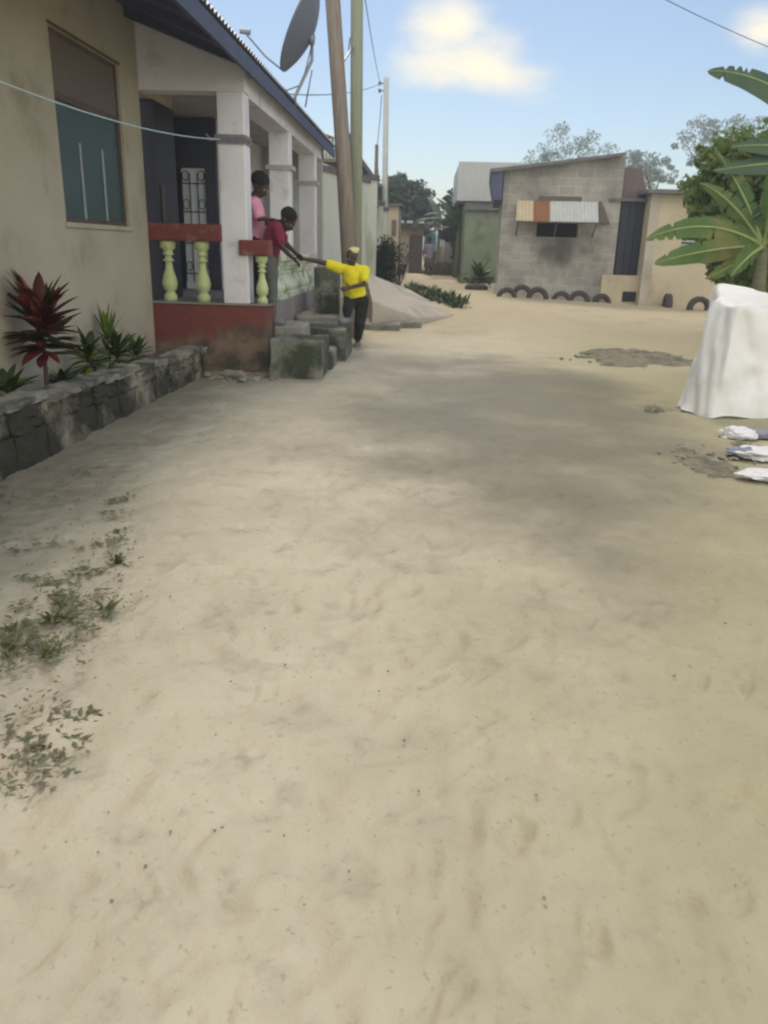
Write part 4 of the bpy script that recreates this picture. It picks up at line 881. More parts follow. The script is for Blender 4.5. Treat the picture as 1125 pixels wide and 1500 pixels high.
# ================================================================= RIGHT VEGETATION
bx = PY(1085, 440, 12.5)
def big(r, b0):
    banana(r, b0, 1.5, [(183, 18, 2.3, .55, .75), (176, -2, 1.7, .5, .35), (190, 45, 1.6, .55, .9), (120, 60, 1.7, .55, 1.0), (60, 70, 1.8, .5, 1.1), (215, 35, 1.3, .5, 1.3), (330, 50, 1.5, .5, 1.2), (10, 40, 1.8, .5, 1.3), (270, 60, 1.2, .5, 1.5)], 'banana', .13)
bpl = Vector((PY(1105, 440, 12.0).x, 12.0, .05)); bpl2 = Vector((PY(1200, 440, 13.0).x, 13.0, .07))
def leaf_to(mb, a, b_, wd, sag=.15, n=60, tear=.16, side=Vector((0, .35, 1))):
    """broad torn leaf from stalk point a to tip b_"""
    vs = []
    for i in range(n+1):
        t = i/n; p = a.lerp(b_, t)+Vector((0, 0, sag*4*t*(1-t)))
        d = (b_-a).normalized(); sd = d.cross(side).normalized(); sd = d.cross(sd).normalized()*-1
        wv = wd*.5*(sin(pi*min(1, max(.02, (t-.08)/.92))**.8)**.6 if t > .08 else .06)
        if i % 6 == 0: j1, j2 = random.random(), random.random()
        w1 = wv*(1-tear*j1 - (.5 if random.random() < .08 else 0)); w2 = wv*(1-tear*j2 - (.5 if random.random() < .08 else 0))
        back = d.cross(sd)*wv*.3
        vs += [p-sd*w1+back, p, p+sd*w2+back]
    mb.add(vs, [f for i in range(n) for f in ((3*i, 3*i+1, 3*i+4, 3*i+3), (3*i+1, 3*i+2, 3*i+5, 3*i+4))]); return [vs[3*i+1] for i in range(n+1)]
def big_banana(r, b0, h, tgts, mt, sr=.13):
    top = b0+Vector((.0, 0, h)); MB().tube([b0-Vector((0, 0, .15)), b0+Vector((.04, 0, h*.5)), top], [sr, sr*.85, sr*.5], 10).build('stem', M['pstem'], r, smooth=True)
    for (px, py, Y, wd, sg) in tgts:
        m_ = MB(); cen = leaf_to(m_, top, PY(px, py, Y), wd, sg); lf_ = m_.build('leaf', M[mt], r); MB().tube(cen, [.022*(1-i/len(cen))+.004 for i in range(len(cen))], 6).build('midrib', M['rib'], lf_, smooth=True)
plant('banana_plant', bpl, 'banana plant whose long pale leaf points left over the cream house wall', 'banana plant',
      lambda r, b0: big_banana(r, b0, 1.55, [(943, 352, 11.6, .34, .22), (958, 386, 11.2, .34, .06), (1010, 322, 12.6, .22, .10), (1026, 268, 12.9, .24, .12), (1052, 226, 13.1, .26, .10), (1035, 408, 11.5, .22, -.02), (1140, 250, 11.8, .5, .3), (1190, 330, 11.5, .5, .2), (1070, 405, 11.0, .3, .05)], 'banana'))
plant('banana_plant', bpl2, 'taller banana plant with one big ragged leaf high at the right edge', 'banana plant',
      lambda r, b0: big_banana(r, b0, 2.75, [(1036, 104, 12.4, .50, .32), (1070, 215, 12.6, .34, .10), (1045, 250, 12.6, .34, .05), (1300, 120, 13, .5, .3), (1280, 250, 12.2, .5, .2), (1100, 320, 12, .4, .0)], 'bananad', .15))
crown_tree('tree', (PY(1110, 440, 14).x, 14.2, .1), 1.6, [PC(1080, 245, 14, .58), PC(1100, 300, 13.6, .72), PC(1045, 275, 14.0, .45), PC(1045, 228, 14.2, .30), PC(1065, 345, 12.9, .40), PC(1040, 318, 13.4, .30), PC(1120, 380, 13.4, .6), PC(1140, 240, 14, .8), PC(1060, 330, 13.8, .50), PC(1080, 390, 13.4, .45), PC(1170, 320, 14, 1.0)], 42000, .12, 'treeg', 'dense bright green tree behind the white tarpaulin at the right edge', .10)
fe = [('feathery pale tree showing over the hut roof', [PC(800, 232, 42, 1.2), PC(835, 220, 42, 1.4), PC(870, 228, 43, 1.2), PC(790, 240, 42, 1.0)], 820, 42),
      ('feathery tree showing between the hut and the cream house', [PC(930, 252, 38, 1.0), PC(950, 262, 38, 1.0), PC(968, 250, 39, .8), PC(940, 240, 38, .8)], 945, 38),
      ('feathery tree rising above the bright green tree at right', [PC(1040, 205, 36, 1.2), PC(1070, 198, 36, 1.2), PC(1105, 196, 37, 1.3), PC(1010, 222, 36, 1.0)], 1060, 36)]
for lab, cl_, px, Y in fe:
    crown_tree('tree', (PY(px, 400, Y).x, Y, .3), 3.5, cl_, 3000, .15, 'treefe', lab, .09, group='feathery trees beyond the houses')

# ================================================================= WHITE TARPAULIN AND RUBBISH
def tarp():
    foot = [(3.3, 9.6), (2.92, 8.7), (2.66, 7.78), (2.80, 7.50), (3.25, 7.55), (3.9, 7.62), (4.9, 7.7), (5.0, 9.3)]
    n = 260; P = []
    tot = [0]
    for a, b_ in zip(foot, foot[1:]+foot[:1]): tot.append(tot[-1]+sqrt((a[0]-b_[0])**2+(a[1]-b_[1])**2))
    cx = sum(p[0] for p in foot)/len(foot); cy = sum(p[1] for p in foot)/len(foot)
    for i in range(n):
        s_ = tot[-1]*i/n; k = max(j for j in range(len(foot)) if tot[j] <= s_); t = (s_-tot[k])/(tot[k+1]-tot[k]); a = foot[k]; b_ = foot[(k+1) % len(foot)]
        P.append((a[0]+(b_[0]-a[0])*t, a[1]+(b_[1]-a[1])*t, s_))
    vs = []; rows = 22
    for r_ in range(rows+1):
        t = r_/rows; z = 1.10*t
        for (x, y, s_) in P:
            d = Vector((x-cx, y-cy)); dl = d.length; d /= dl
            f = (.030*sin(s_*7.3+2.6*t+1.8*sin(t*4+s_)) + .016*sin(s_*15-5*t+2.2*sin(s_*3+t*6)) + .010*sin(s_*31+9*t+2*sin(s_*9)) + .05*sin(s_*3.1+2))*(1.15-t*.5) - .10*t + (.05*(1-t)**4)
            zt = z*(1+.06*sin(s_*2.3)+.035*sin(s_*7)+.02*sin(s_*17)) + (.02*sin(s_*11) if r_ == 0 else 0) + .012*(r_ == 0)
            vs.append((x+d.x*f, y+d.y*f, zt))
    fs = [(r_*n+i, r_*n+(i+1) % n, (r_+1)*n+(i+1) % n, (r_+1)*n+i) for r_ in range(rows) for i in range(n)]
    base = rows*n
    for j in range(1, 5):
        t = 1-j/5
        for i in range(n):
            x, y, z = vs[base+i]; vs.append((cx+(x-cx)*t, cy+(y-cy)*t, z+.03*sin(i*.4+j)*(t)-.02*j))
        o_ = len(vs)-n; pr = o_-n if j > 1 else base
        fs += [(pr+i, pr+(i+1) % n, o_+(i+1) % n, o_+i) for i in range(n)]
    fs.append(tuple(range(len(vs)-n, len(vs))))
    mb = MB(); mb.add(vs, fs); o = mb.build('tarpaulin', M['tarp'], smooth=True)
    o.modifiers.new('s', 'SUBSURF').render_levels = 1
    tx = bpy.data.textures.new('crumple', 'CLOUDS'); tx.noise_scale = .26; dm = o.modifiers.new('d', 'DISPLACE'); dm.texture = tx; dm.strength = .05; dm.mid_level = .5
    tag(o, 'large white tarpaulin bundle standing by the road at the right edge', 'tarpaulin')
tarp()
def crumple(name, c, r, mt, label, cat='plastic bag', n=3, group=None):
    bm = bmesh.new(); bmesh.ops.create_icosphere(bm, subdivisions=4, radius=1)
    from mathutils import noise
    sd = Vector((random.random()*50, random.random()*50, 0))
    for v in bm.verts:
        k = noise.fractal(v.co*1.1+sd, 1.0, 2.0, 3)*.5+abs(noise.noise(v.co*2.2+sd))*.3
        v.co = v.co*(1+k); v.co = Vector((v.co.x*r[0], v.co.y*r[1], max(v.co.z*r[2], -.02)))
    mb = MB(); mb.add([(v.co+Vector(c))[:] for v in bm.verts], [[v.index for v in f.verts] for f in bm.faces]); bm.free()
    o = mb.build(name, M[mt]); tag(o, label, cat, group); return o
for (px, py, r_, mt_, lab) in ((1080, 642, (.14, .11, .06), 'plasticw', 'small crumpled white bag nearest the tarpaulin'), (1112, 640, (.20, .11, .035), 'bluerag', 'grey blue rag between the tarpaulin and the white bags'), (1090, 668, (.12, .09, .04), 'bluerag', 'flat dark blue scrap of cloth beside the white bags'), (1122, 672, (.20, .13, .045), 'plasticw', 'crumpled lilac white bag in the middle of the rubbish'), (1130, 705, (.20, .12, .035), 'plasticw', 'torn white bag lowest at the right edge')):
    p = G(px, py); crumple('cloth_scrap' if mt_ == 'bluerag' else 'plastic_bag', (p.x, p.y, .03), r_, mt_, lab, 'rag' if mt_ == 'bluerag' else 'plastic bag', group='rubbish beside the tarpaulin')

# low dirt heaps, debris
def heap(corners, h, label, num):
    xs = [c.x for c in corners]; ys = [c.y for c in corners]; cx, cy = sum(xs)/len(xs), sum(ys)/len(ys); rx, ry = (max(xs)-min(xs))/2, (max(ys)-min(ys))/2
    from mathutils import noise
    mb = MB(); vs = []; n = 44
    for j in range(n+1):
        for i in range(n+1):
            u, v = -1+2*i/n, -1+2*j/n; x = cx+u*rx*1.1; y = cy+v*ry*1.1
            k = 1-(u*u+v*v)+noise.fractal(Vector((x*1.7, y*1.7, 1)), 1, 2, 4)*.8
            z = H(x, y)-.04+max(-.02, min(1, k)*(h+.05*noise.noise(Vector((x*6, y*6, 4)))))+random.uniform(0, .008)
            vs.append((x, y, z))
    mb.add(vs, [(j*(n+1)+i, j*(n+1)+i+1, (j+1)*(n+1)+i+1, (j+1)*(n+1)+i) for j in range(n) for i in range(n)])
    r = mb.build('dirt_heap', M['dirt'], smooth=True); tag(r, label, 'dirt', kind='stuff')
heap([G(850, 526), G(1020, 530), G(940, 512), G(950, 538)], .10, 'low ridge of dark dirt across the sand before the tyres', 90)
heap([G(935, 645), G(1095, 698), G(1000, 640), G(1030, 700)], .06, 'patch of brown clods beside the white bags', 90)
q = PY(605, 408, 31); mb = MB(); mb.ell((q.x, 31, .22), (1.0, 1.3, .35), n=24, m=12); o = mb.build('sand_mound', M['sand'], smooth=True, jit=.012); tag(o, 'low smooth mound of yellow sand beside the purplish shrub', 'sand mound')

def scatter(name, mt, spots, label, fn):
    mb = MB()
    for s_ in spots: fn(mb, *s_)
    return tag(mb.build(name, M[mt]), label, name.replace('_', ' '), kind='stuff')
def tuft(mb, x, y, s_, n=10):
    z = H(x, y)
    for k in range(n): mb.leaf((x+random.gauss(0, .02*s_), y+random.gauss(0, .02*s_), z-.005), random.uniform(0, 6.28), random.uniform(.25, 1.4), random.uniform(.05, .13)*s_, random.uniform(.012, .03)*s_, random.uniform(.3, 1.5), 3, .2)
def rosette(mb, x, y, s_, n=9):
    z = H(x, y)
    for k in range(n): mb.leaf((x+random.gauss(0, .03*s_), y+random.gauss(0, .03*s_), z+.008), random.uniform(0, 6.28), random.uniform(-.05, .35), random.uniform(.03, .065)*s_, random.uniform(.014, .028)*s_, random.uniform(0, .6), 3, .2)
sp = []
for (px, py, sx, sy, n, s_) in ((170, 790, 22, 35, 26, 1.0), (90, 870, 40, 22, 44, 1.1), (60, 930, 50, 30, 46, 1.1), (50, 1080, 35, 35, 16, .9), (20, 960, 30, 14, 18, 1.1), (110, 1050, 14, 10, 8, .9), (60, 1120, 22, 20, 10, .9), (80, 800, 40, 12, 12, .8), (160, 745, 25, 6, 7, .9), (30, 700, 30, 14, 16, .8), (110, 690, 22, 14, 10, .7), (50, 760, 40, 20, 10, .7)):
    for k in range(int(n*.6)):
        p = G(px+random.gauss(0, sx*1.0), py+random.gauss(0, sy*1.0))
        if p.x > -2.55: sp.append((p.x, p.y, s_*random.uniform(.35, .85)))
scatter('weeds', 'weed', sp, 'low creeping weeds scattered on the sand along the left edge', rosette)
scatter('grass_tufts', 'grass', [s_ for s_ in sp if random.random() < .15], 'thin yellowish grass tufts among the weeds at left', tuft)
sp2 = []
for (px, py, sx, sy, n) in ((120, 880, 60, 14, 60), (60, 930, 60, 30, 80), (150, 880, 25, 10, 40), (170, 790, 25, 40, 40), (60, 1060, 45, 40, 60), (70, 800, 60, 20, 50), (90, 720, 70, 25, 60), (40, 1130, 30, 30, 24)):
    for k in range(int(n*1.5)):
        p = G(px+random.gauss(0, sx*.8), py+random.gauss(0, sy*.8)); sp2.append((p.x, p.y))
def dleaf(mb, x, y):
    if x > -2.6: mb.leaf((x, y, H(x, y)+random.uniform(.0, .02)), random.uniform(0, 6.28), random.uniform(-.1, .5), random.uniform(.012, .032), random.uniform(.006, .014), .5, 2, .3)
scatter('leaf_litter', 'litter', sp2, 'brown dry leaf litter on the sand along the left edge', dleaf)
def stone(mb, x, y, s_):
    mb.ell((x, y, H(x, y)+s_*.2), (s_*random.uniform(.7, 1.3), s_*random.uniform(.7, 1.3), s_*.55), n=7, m=4)
sp3 = []
for k in range(260):
    y = 1.4+12*random.random()**1.3; sp3.append((random.uniform(-.6, .75)*(y+.3), y, random.uniform(.002, .006)))
for k in range(70):
    p = G(random.gauss(1020, 34), random.gauss(672, 11)); sp3.append((p.x, p.y, random.uniform(.008, .022)))
for k in range(50):
    p = G(random.gauss(935, 38), random.gauss(524, 4)); sp3.append((p.x, p.y, random.uniform(.015, .035)))
for k in range(40):
    p = G(random.uniform(300, 400), random.uniform(548, 558)); sp3.append((p.x, p.y, random.uniform(.02, .05)))
sp3 = [s_ for s_ in sp3 if s_[0] > -2.5]
scatter('pebbles', 'pebble', sp3, 'small pebbles and clods strewn over the sand', stone)
for (px, py, r_, lab) in ((340, 553, (.16, .09, .05), 'loose flat rock at the foot of the maroon plinth'), (365, 560, (.10, .07, .04), 'smaller loose rock right of the flat rock under the plinth')):
    p = G(px, py); crumple('rock', (p.x, p.y, .02), r_, 'conc', lab, 'rock')
sp4 = []
for k in range(230):
    t = random.random(); p = G(598+t*78+random.gauss(0, 3), 423+t*24+random.gauss(0, 2.4)); sp4.append((p.x, p.y, random.uniform(1.2, 2.6)))
scatter('verge_grass', 'leafd', sp4, 'dark strip of grass along the far edge of the concrete apron', tuft)
sp5 = []
for k in range(300):
    p = G(random.uniform(672, 728), random.uniform(394, 416)); sp5.append((p.x, p.y, random.uniform(1.5, 3.5)))
scatter('rough_grass', 'grass', sp5, 'olive rough grass at the foot of the tall shed', tuft)
sp6 = []
for (px, py, n) in ((962, 600, 14), (560, 548, 0), (1085, 650, 6)):
    for k in range(n):
        p = G(px+random.gauss(0, 7), py+random.gauss(0, 3)); sp6.append((p.x, p.y, random.uniform(.7, 1.2)))
scatter('roadside_weeds', 'weed', sp6, 'tiny weeds on the sand near the tarpaulin', rosette)

# ================================================================= PEOPLE
def remesh(mb, name, mt, parent, vox=.010, smooth=6, disp=0, dscale=.09):
    o = mb.build(name, mt, parent); m = o.modifiers.new('r', 'REMESH'); m.mode = 'VOXEL'; m.voxel_size = vox; m.use_smooth_shade = True
    s_ = o.modifiers.new('s', 'SMOOTH'); s_.factor = .5; s_.iterations = smooth
    if disp:
        tx = bpy.data.textures.new('fold', 'CLOUDS'); tx.noise_scale = dscale; d = o.modifiers.new('d', 'DISPLACE'); d.texture = tx; d.strength = disp; d.mid_level = .5
    return o
def limb(mb, pts, rs, n=12):
    mb.tube(pts, rs, n)
    for p, r_ in zip(pts, rs): mb.ell(p, (r_, r_, r_), n=n, m=8)
def frame_from(z, y):
    z = z.normalized(); x = y.cross(z).normalized(); y = z.cross(x); return Matrix((x, y, z)).transposed()
def hand(mb, wrist, d, palm_n, sc=1.0, curl=.8):
    d = d.normalized(); pn = (palm_n-d*palm_n.dot(d)).normalized(); sd = d.cross(pn)
    pc = wrist+d*.045*sc
    mb.ell(pc, (.012*sc+.022*sc, .05*sc, .05*sc), n=10, m=8) if False else mb.ell(pc, (.040*sc, .017*sc, .048*sc), frame_from(d, pn), n=12, m=8)
    for i, (o_, ln) in enumerate(((-.030, .062), (-.010, .072), (.010, .068), (.029, .054))):
        a = pc+d*.036*sc+sd*o_*sc; dd = (d+sd*o_*3).normalized(); c = curl*(1+.12*i)
        p1 = a+dd*ln*.45*sc; d2_ = (dd*cos(c*.7)+pn*sin(c*.7)); p2 = p1+d2_*ln*.35*sc; d3 = (dd*cos(c*1.4)+pn*sin(c*1.4)); p3 = p2+d3*ln*.25*sc
        mb.tube([a-dd*.01, a, p1, p2, p3], [.0095*sc, .0095*sc, .009*sc, .008*sc, .006*sc], 8)
    a = wrist+d*.02*sc-sd*.03*sc; p1 = a+(d*.5-sd*.8).normalized()*.035*sc; p2 = p1+(d*.8-sd*.3+pn*.4).normalized()*.028*sc
    mb.tube([a, p1, p2], [.013*sc, .011*sc, .008*sc], 8)
def head(mb, c, Rm, s_=1.0):
    """c: centre of the skull; Rm columns: x right, y back, z up (face looks along -y)"""
    T = lambda x, y, z: c+Rm @ Vector((x*s_, y*s_, z*s_))
    mb.ell(T(0, .015, .03), (.074*s_, .092*s_, .088*s_), Rm, 18, 14)
    mb.ell(T(0, -.022, -.035), (.058*s_, .068*s_, .075*s_), Rm, 16, 12)
    mb.ell(T(0, -.06, -.082), (.024*s_, .02*s_, .018*s_), Rm, 10, 8)            # chin
    mb.tube([T(0, -.082, .01), T(0, -.104, -.028), T(0, -.09, -.038)], [.008*s_, .015*s_, .010*s_], 8)   # nose
    mb.ell(T(0, -.088, -.058), (.024*s_, .011*s_, .008*s_), Rm, 10, 6)          # lips
    for q in (-1, 1):
        mb.ell(T(q*.075, .01, -.012), (.010*s_, .022*s_, .032*s_), Rm, 8, 8)
        mb.ell(T(q*.03, -.078, .022), (.022*s_, .010*s_, .007*s_), Rm, 8, 6)    # brow
def eyes(c, Rm, s_, parent):
    mb = MB()
    for q in (-1, 1): mb.ell(c+Rm @ Vector((q*.028*s_, -.080*s_, .004*s_)), (.012*s_, .008*s_, .007*s_), Rm, 8, 6)
    mb.build('eyes', M['doorwhite'], parent, smooth=True)
    mb = MB()
    for q in (-1, 1): mb.ell(c+Rm @ Vector((q*.028*s_, -.0865*s_, .004*s_)), (.005*s_, .003*s_, .0055*s_), Rm, 8, 6)
    mb.build('pupils', M['hair'], parent, smooth=True)
def shoe(mb, ankle, d, z, s_=1.0):
    d = Vector((d[0], d[1], 0)).normalized(); a = Vector((ankle.x, ankle.y, z))
    mb.tube([a-d*.07*s_+Vector((0, 0, .038)), a+Vector((0, 0, .045)), a+d*.09*s_+Vector((0, 0, .036)), a+d*.17*s_+Vector((0, 0, .028))], [.034*s_, .042*s_, .042*s_, .030*s_], 10)
    mb.ell(a+d*.05*s_+Vector((0, 0, .012)), (.125*s_, .046*s_, .014), Matrix(((d.x, -d.y, 0), (d.y, d.x, 0), (0, 0, 1))), 14, 6)
    mb.tube([a+Vector((0, 0, .04)), a+Vector((0, 0, .11))], [.04*s_, .036*s_], 10)

def headR(fwd, up=Vector((0, 0, 1))):
    y = -fwd.normalized(); z = (up-y*up.dot(y)).normalized(); x = y.cross(z); return Matrix((x, y, z)).transposed()

# --- person in yellow, one foot on the step
def yellow():
    Y = 11.55
    r = empty('person', G(523, 516), 'person in a yellow shirt, black trousers and pale cap reaching out from the steps', 'person')
    hc = PY(515, 377, Y); neck = PY(517, 393, Y+.02); ch_ = PY(516, 404, Y+.03); wst = PY(519, 422, Y+.05); pel = PY(521, 436, Y+.06)
    sL = PY(497, 393, Y-.02); sR = PY(534, 397, Y+.02)
    eL = PY(468, 383, Y-.1); wL = PY(444, 379, Y-.25)
    eR = PY(533, 416, Y-.12); wR = PY(513, 421, Y-.26)
    hl = PY(512, 440, Y+.03); hr_ = PY(530, 440, Y+.08)
    kl = PY(509, 458, Y-.16); al = Vector((PY(509, 472, Y-.12).x, Y-.20, .53))
    al = Vector((PY(508, 470, Y-.3).x, Y-.28, .52)); kl = PY(509, 455, Y-.24)
    kr = PY(527, 474, Y); ar = G(524, 508); ar.z = .10
    b = MB(); Rm = headR(Vector((-.75, -.9, -.25)))
    head(b, hc, Rm, 1.0); limb(b, [hc-Vector((0, 0, .05)), neck], [.048, .05])
    limb(b, [neck, ch_, wst, pel], [.07, .11, .10, .10])
    for a_ in ([ch_, sL, eL, wL], [ch_, sR, eR, wR]): limb(b, a_, [.06, .050, .036, .026])
    hand(b, wL, wL-eL, Vector((0, 0, -1)), 1.0, .6); hand(b, wR, wR-eR, Vector((0, 1, 0)), 1.0, .7)
    limb(b, [pel, hl, kl, al], [.08, .08, .052, .036]); limb(b, [pel, hr_, kr, ar], [.08, .08, .052, .036])
    remesh(b, 'body', M['skin_c'], r, .008, 3); eyes(hc, Rm, 1.0, r)
    s_ = MB(); limb(s_, [neck-Vector((0, 0, .035)), ch_, wst], [.085, .135, .122])
    s_.tube([sL, sR], [.07, .07], 12); limb(s_, [sL, sL.lerp(eL, .50)], [.080, .072]); limb(s_, [sR, sR.lerp(eR, .62)], [.078, .070])
    s_.ell(ch_.lerp(wst, .45), (.165, .125, .26)); s_.tube([ch_, wst, pel+Vector((0, 0, .01))], [.135, .148, .158], 18)
    remesh(s_, 'shirt', M['yellow'], r, .010, 12, .022, .07)
    t_ = MB(); t_.ell(pel-Vector((0, 0, .04)), (.145, .12, .10)); limb(t_, [hl, kl, al+Vector((0, 0, .03))], [.092, .074, .056]); limb(t_, [hr_, kr, ar+Vector((0, 0, .03))], [.105, .080, .060])
    remesh(t_, 'trousers', M['black'], r, .010, 4, .02, .08)
    f_ = MB(); shoe(f_, al, (-.5, -.8), .435); f_.build('shoe', M['shoe'], r, smooth=True)
    f_ = MB(); shoe(f_, ar, (-.2, -1), 0.0+H(ar.x, ar.y)); f_.build('shoe', M['shoe'], r, smooth=True)
    c_ = MB(); cc = hc+Rm @ Vector((0, .045, .075)); c_.ell(cc, (.078, .085, .055), Rm, 16, 10); c_.ell(cc+Rm @ Vector((0, .075, .01)), (.05, .035, .03), Rm, 12, 6)
    remesh(c_, 'cap', M['capy'], r, .008, 3, .015, .05)
yellow()

# --- person in pink, upright on the porch behind the rail, looking down
def pink():
    Y = 10.15; PY = lambda a, c, d: PY0(a+4, c, d)
    fz = FZ-.01
    r = empty('person', (PY(372, 440, Y).x, Y, fz), 'person in a pink shirt and dark trousers standing on the porch behind the pillar', 'person')
    hc = PY(377, 272, Y); neck = PY(369, 290, Y); ch_ = PY(368, 308, Y); wst = PY(370, 335, Y); pel = PY(369, 352, Y)
    sF = PY(368, 298, Y-.17); sB = PY(368, 298, Y+.16)
    eF = PY(376, 320, Y-.26); wF = PY(390, 321, Y-.20); eB = PY(375, 322, Y+.2); wB = PY(392, 330, Y+.10)
    hl = PY(368, 360, Y-.08); hr_ = PY(372, 360, Y+.09)
    kl = PY(369, 402, Y-.08); kr = PY(378, 402, Y+.09); al = Vector((PY(367, 436, Y).x, Y-.08, fz+.09)); ar = Vector((PY(377, 436, Y).x, Y+.10, fz+.09))
    b = MB(); Rm = headR(Vector((1, -.35, -.75)))
    head(b, hc, Rm, 1.2); limb(b, [hc-Vector((.02, 0, .05)), neck], [.05, .052])
    limb(b, [neck, ch_, wst, pel], [.07, .11, .10, .10])
    for a_ in ([ch_, sF, eF, wF], [ch_, sB, eB, wB]): limb(b, a_, [.06, .050, .036, .026])
    hand(b, wF, wF-eF, Vector((0, 0, -1)), 1.0, .7); hand(b, wB, wB-eB, Vector((0, 0, -1)), 1.0, .7)
    limb(b, [pel, hl, kl, al], [.08, .08, .052, .036]); limb(b, [pel, hr_, kr, ar], [.08, .08, .052, .036])
    remesh(b, 'body', M['skin'], r, .008, 3); eyes(hc, Rm, 1.2, r)
    s_ = MB(); limb(s_, [neck-Vector((0, 0, .035)), ch_, wst, pel], [.08, .13, .12, .125]); s_.tube([sF, sB], [.07, .07], 12)
    limb(s_, [sF, sF.lerp(eF, .8)], [.075, .062]); limb(s_, [sB, sB.lerp(eB, .8)], [.075, .062]); s_.ell(ch_.lerp(wst, .4), (.13, .17, .17)); remesh(s_, 'shirt', M['pink'], r, .010, 4, .025, .1)
    t_ = MB(); t_.ell(pel-Vector((0, 0, .03)), (.115, .16, .12)); limb(t_, [hl, kl, al], [.098, .072, .058]); limb(t_, [hr_, kr, ar], [.098, .072, .058]); remesh(t_, 'trousers', M['navy'], r, .010, 4, .02, .08)
    h_ = MB(); h_.ell(hc+Rm @ Vector((0, .035, .055)), (.105, .12, .102), Rm, 18, 12); remesh(h_, 'hair', M['hair'], r, .008, 2, .012, .02)
    f_ = MB(); shoe(f_, al, (1, -.2), fz); f_.build('shoe', M['shoe'], r, smooth=True); f_ = MB(); shoe(f_, ar, (1, -.1), fz); f_.build('shoe', M['shoe'], r, smooth=True)
pink()

# --- person in maroon leaning far out from the landing
def maroon():
    Y = 9.98; fz = .52
    r = empty('person', (PY(400, 462, Y).x, Y, fz), 'person in a maroon top and grey trousers bending forward from the porch edge', 'person')
    hc = PY(422, 323, Y-.02); neck = PY(411, 330, Y); ch_ = PY(404, 338, Y); wst = PY(398, 358, Y); pel = PY(395, 376, Y)
    sF = PY(406, 334, Y-.15); sB = PY(405, 331, Y+.16)
    eF = PY(413, 362, Y-.20); wF = PY(428, 377, Y-.15); eB = PY(419, 357, Y+.2); wB = PY(434, 372, Y+.4)
    hl = PY(396, 388, Y-.08); hr_ = PY(394, 386, Y+.08)
    kl = PY(399, 425, Y-.10); kr = PY(394, 425, Y+.08)
    al = Vector((PY(401, 458, Y).x, Y-.12, fz+.10)); ar = Vector((PY(394, 458, Y).x-.02, Y+.10, fz+.10))
    b = MB(); Rm = headR(Vector((.75, -.3, -.9)), Vector((.6, 0, 1)))
    head(b, hc, Rm, 1.1); limb(b, [hc-Vector((.05, 0, .02)), neck], [.05, .052])
    limb(b, [neck, ch_, wst, pel], [.07, .11, .10, .10])
    for a_ in ([ch_, sF, eF, wF], [ch_, sB, eB, wB]): limb(b, a_, [.06, .050, .036, .026])
    hand(b, wF, wF-eF, Vector((0, 0, -1)), 1.0, .8); hand(b, wB, wB-eB, Vector((0, 0, -1)), 1.0, .8)
    limb(b, [pel, hl, kl, al], [.08, .08, .052, .036]); limb(b, [pel, hr_, kr, ar], [.08, .08, .052, .036])
    remesh(b, 'body', M['skin'], r, .008, 3); eyes(hc, Rm, 1.0, r)
    s_ = MB(); limb(s_, [neck-Vector((.01, 0, .02)), ch_, wst, pel], [.078, .125, .12, .118]); s_.tube([sF, sB], [.066, .066], 12)
    limb(s_, [sF, sF.lerp(eF, .7)], [.072, .06]); limb(s_, [sB, sB.lerp(eB, .7)], [.072, .06]); remesh(s_, 'shirt', M['maroonc'], r, .010, 4, .025, .1)
    t_ = MB(); t_.ell(pel-Vector((0, 0, .03)), (.115, .15, .10)); limb(t_, [hl, kl, al], [.095, .070, .055]); limb(t_, [hr_, kr, ar], [.095, .070, .055]); remesh(t_, 'trousers', M['greyc'], r, .010, 4, .02, .08)
    h_ = MB(); h_.ell(hc+Rm @ Vector((0, .035, .045)), (.097, .112, .095), Rm, 18, 12); remesh(h_, 'hair', M['hair'], r, .008, 2, .012, .02)
    f_ = MB(); shoe(f_, al, (1, -.3), fz); f_.build('shoe', M['shoe'], r, smooth=True); f_ = MB(); shoe(f_, ar, (1, -.1), fz); f_.build('shoe', M['shoe'], r, smooth=True)
maroon()

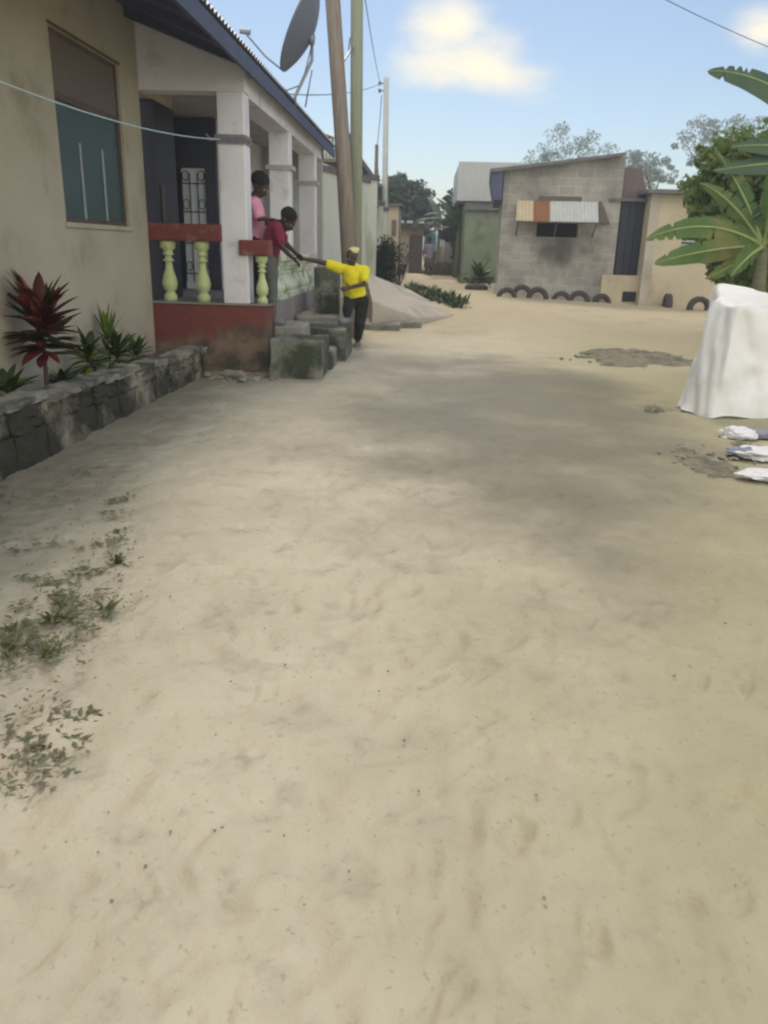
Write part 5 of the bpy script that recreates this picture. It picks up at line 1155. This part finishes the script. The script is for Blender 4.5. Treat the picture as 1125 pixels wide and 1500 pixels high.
# --- distant walker
def walker():
    p0 = G(627, 409); Y = p0.y; gz = H(p0.x, Y)
    r = empty('person', (p0.x, Y, gz), 'distant person in a mauve top and dark knee length skirt walking up the alley', 'person')
    x = p0.x; k = .96; V = lambda a, b_, c: Vector((x+a*k, Y+b_*k, gz+c*k))
    hc = V(0, 0, 1.47); b = MB(); Rm = headR(Vector((.1, 1, -.05)))
    head(b, hc, Rm, 1.0); limb(b, [hc-Vector((0, 0, .05)), V(0, 0, 1.30)], [.05, .052]); limb(b, [V(0,0,1.30), V(0, 0, 1.2), V(0, 0, .95), V(0, 0, .85)], [.06, .10, .09, .10])
    for q in (-1, 1):
        limb(b, [V(q*.15, 0, 1.25), V(q*.22, .02, 1.0), V(q*.20, .10, .80)], [.045, .036, .026]); hand(b, V(q*.20, .10, .80), Vector((0, .3, -1)), Vector((-q, 0, 0)), 1.0, .6)
        limb(b, [V(q*.09, 0, .82), V(q*.09, .05*q, .45), V(q*.08, -.06*q, .09)], [.08, .055, .035])
    remesh(b, 'body', M['skin'], r, .012, 2); eyes(hc, Rm, 1.0, r)
    s_ = MB(); limb(s_, [V(0, 0, 1.27), V(0, 0, 1.2), V(0, 0, .95), V(0, 0, .82)], [.08, .125, .12, .14]); s_.tube([V(-.15, 0, 1.25), V(.15, 0, 1.25)], .065, 10)
    for q in (-1, 1): limb(s_, [V(q*.15, 0, 1.25), V(q*.21, .02, 1.05)], [.065, .055])
    M['mauve'] = mat('mauve_top', (.20,.16,.24), (.15,.12,.19), 8, .9); remesh(s_, 'top', M['mauve'], r, .015, 3)
    s_ = MB(); s_.lathe([(.15, .78), (.17, .70), (.20, .42), (.17, .42), (.12, .78)], V(0, 0, 0), 16); s_.build('skirt', M['bushr'], r, smooth=True)
    h_ = MB(); h_.ell(hc+Rm @ Vector((0, .03, .05)), (.088, .10, .085), Rm, 14, 10); h_.build('hair', M['hair'], r, smooth=True)
    for q in (-1, 1): f_ = MB(); shoe(f_, V(q*.08, -.06*q, 0), (0, 1), gz); f_.build('shoe', M['shoe'], r, smooth=True)
walker()

# ================================================================= HAZE
hz_m = bpy.data.materials.new('haze_air'); hz_m.use_nodes = True; ht = hz_m.node_tree; ht.nodes.clear()
pv = ht.nodes.new('ShaderNodeVolumePrincipled'); pv.inputs['Color'].default_value = (.86, .92, 1.0, 1); pv.inputs['Density'].default_value = .0032; pv.inputs['Anisotropy'].default_value = .3
ho = ht.nodes.new('ShaderNodeOutputMaterial'); ht.links.new(pv.outputs[0], ho.inputs['Volume'])
hzo = MB().box((-90, -14, -1.5), (90, 900, 9)).build('haze', hz_m); tag(hzo, kind='stuff')

for o in bpy.data.objects:
    if '_o' in o.keys(): del o['_o']
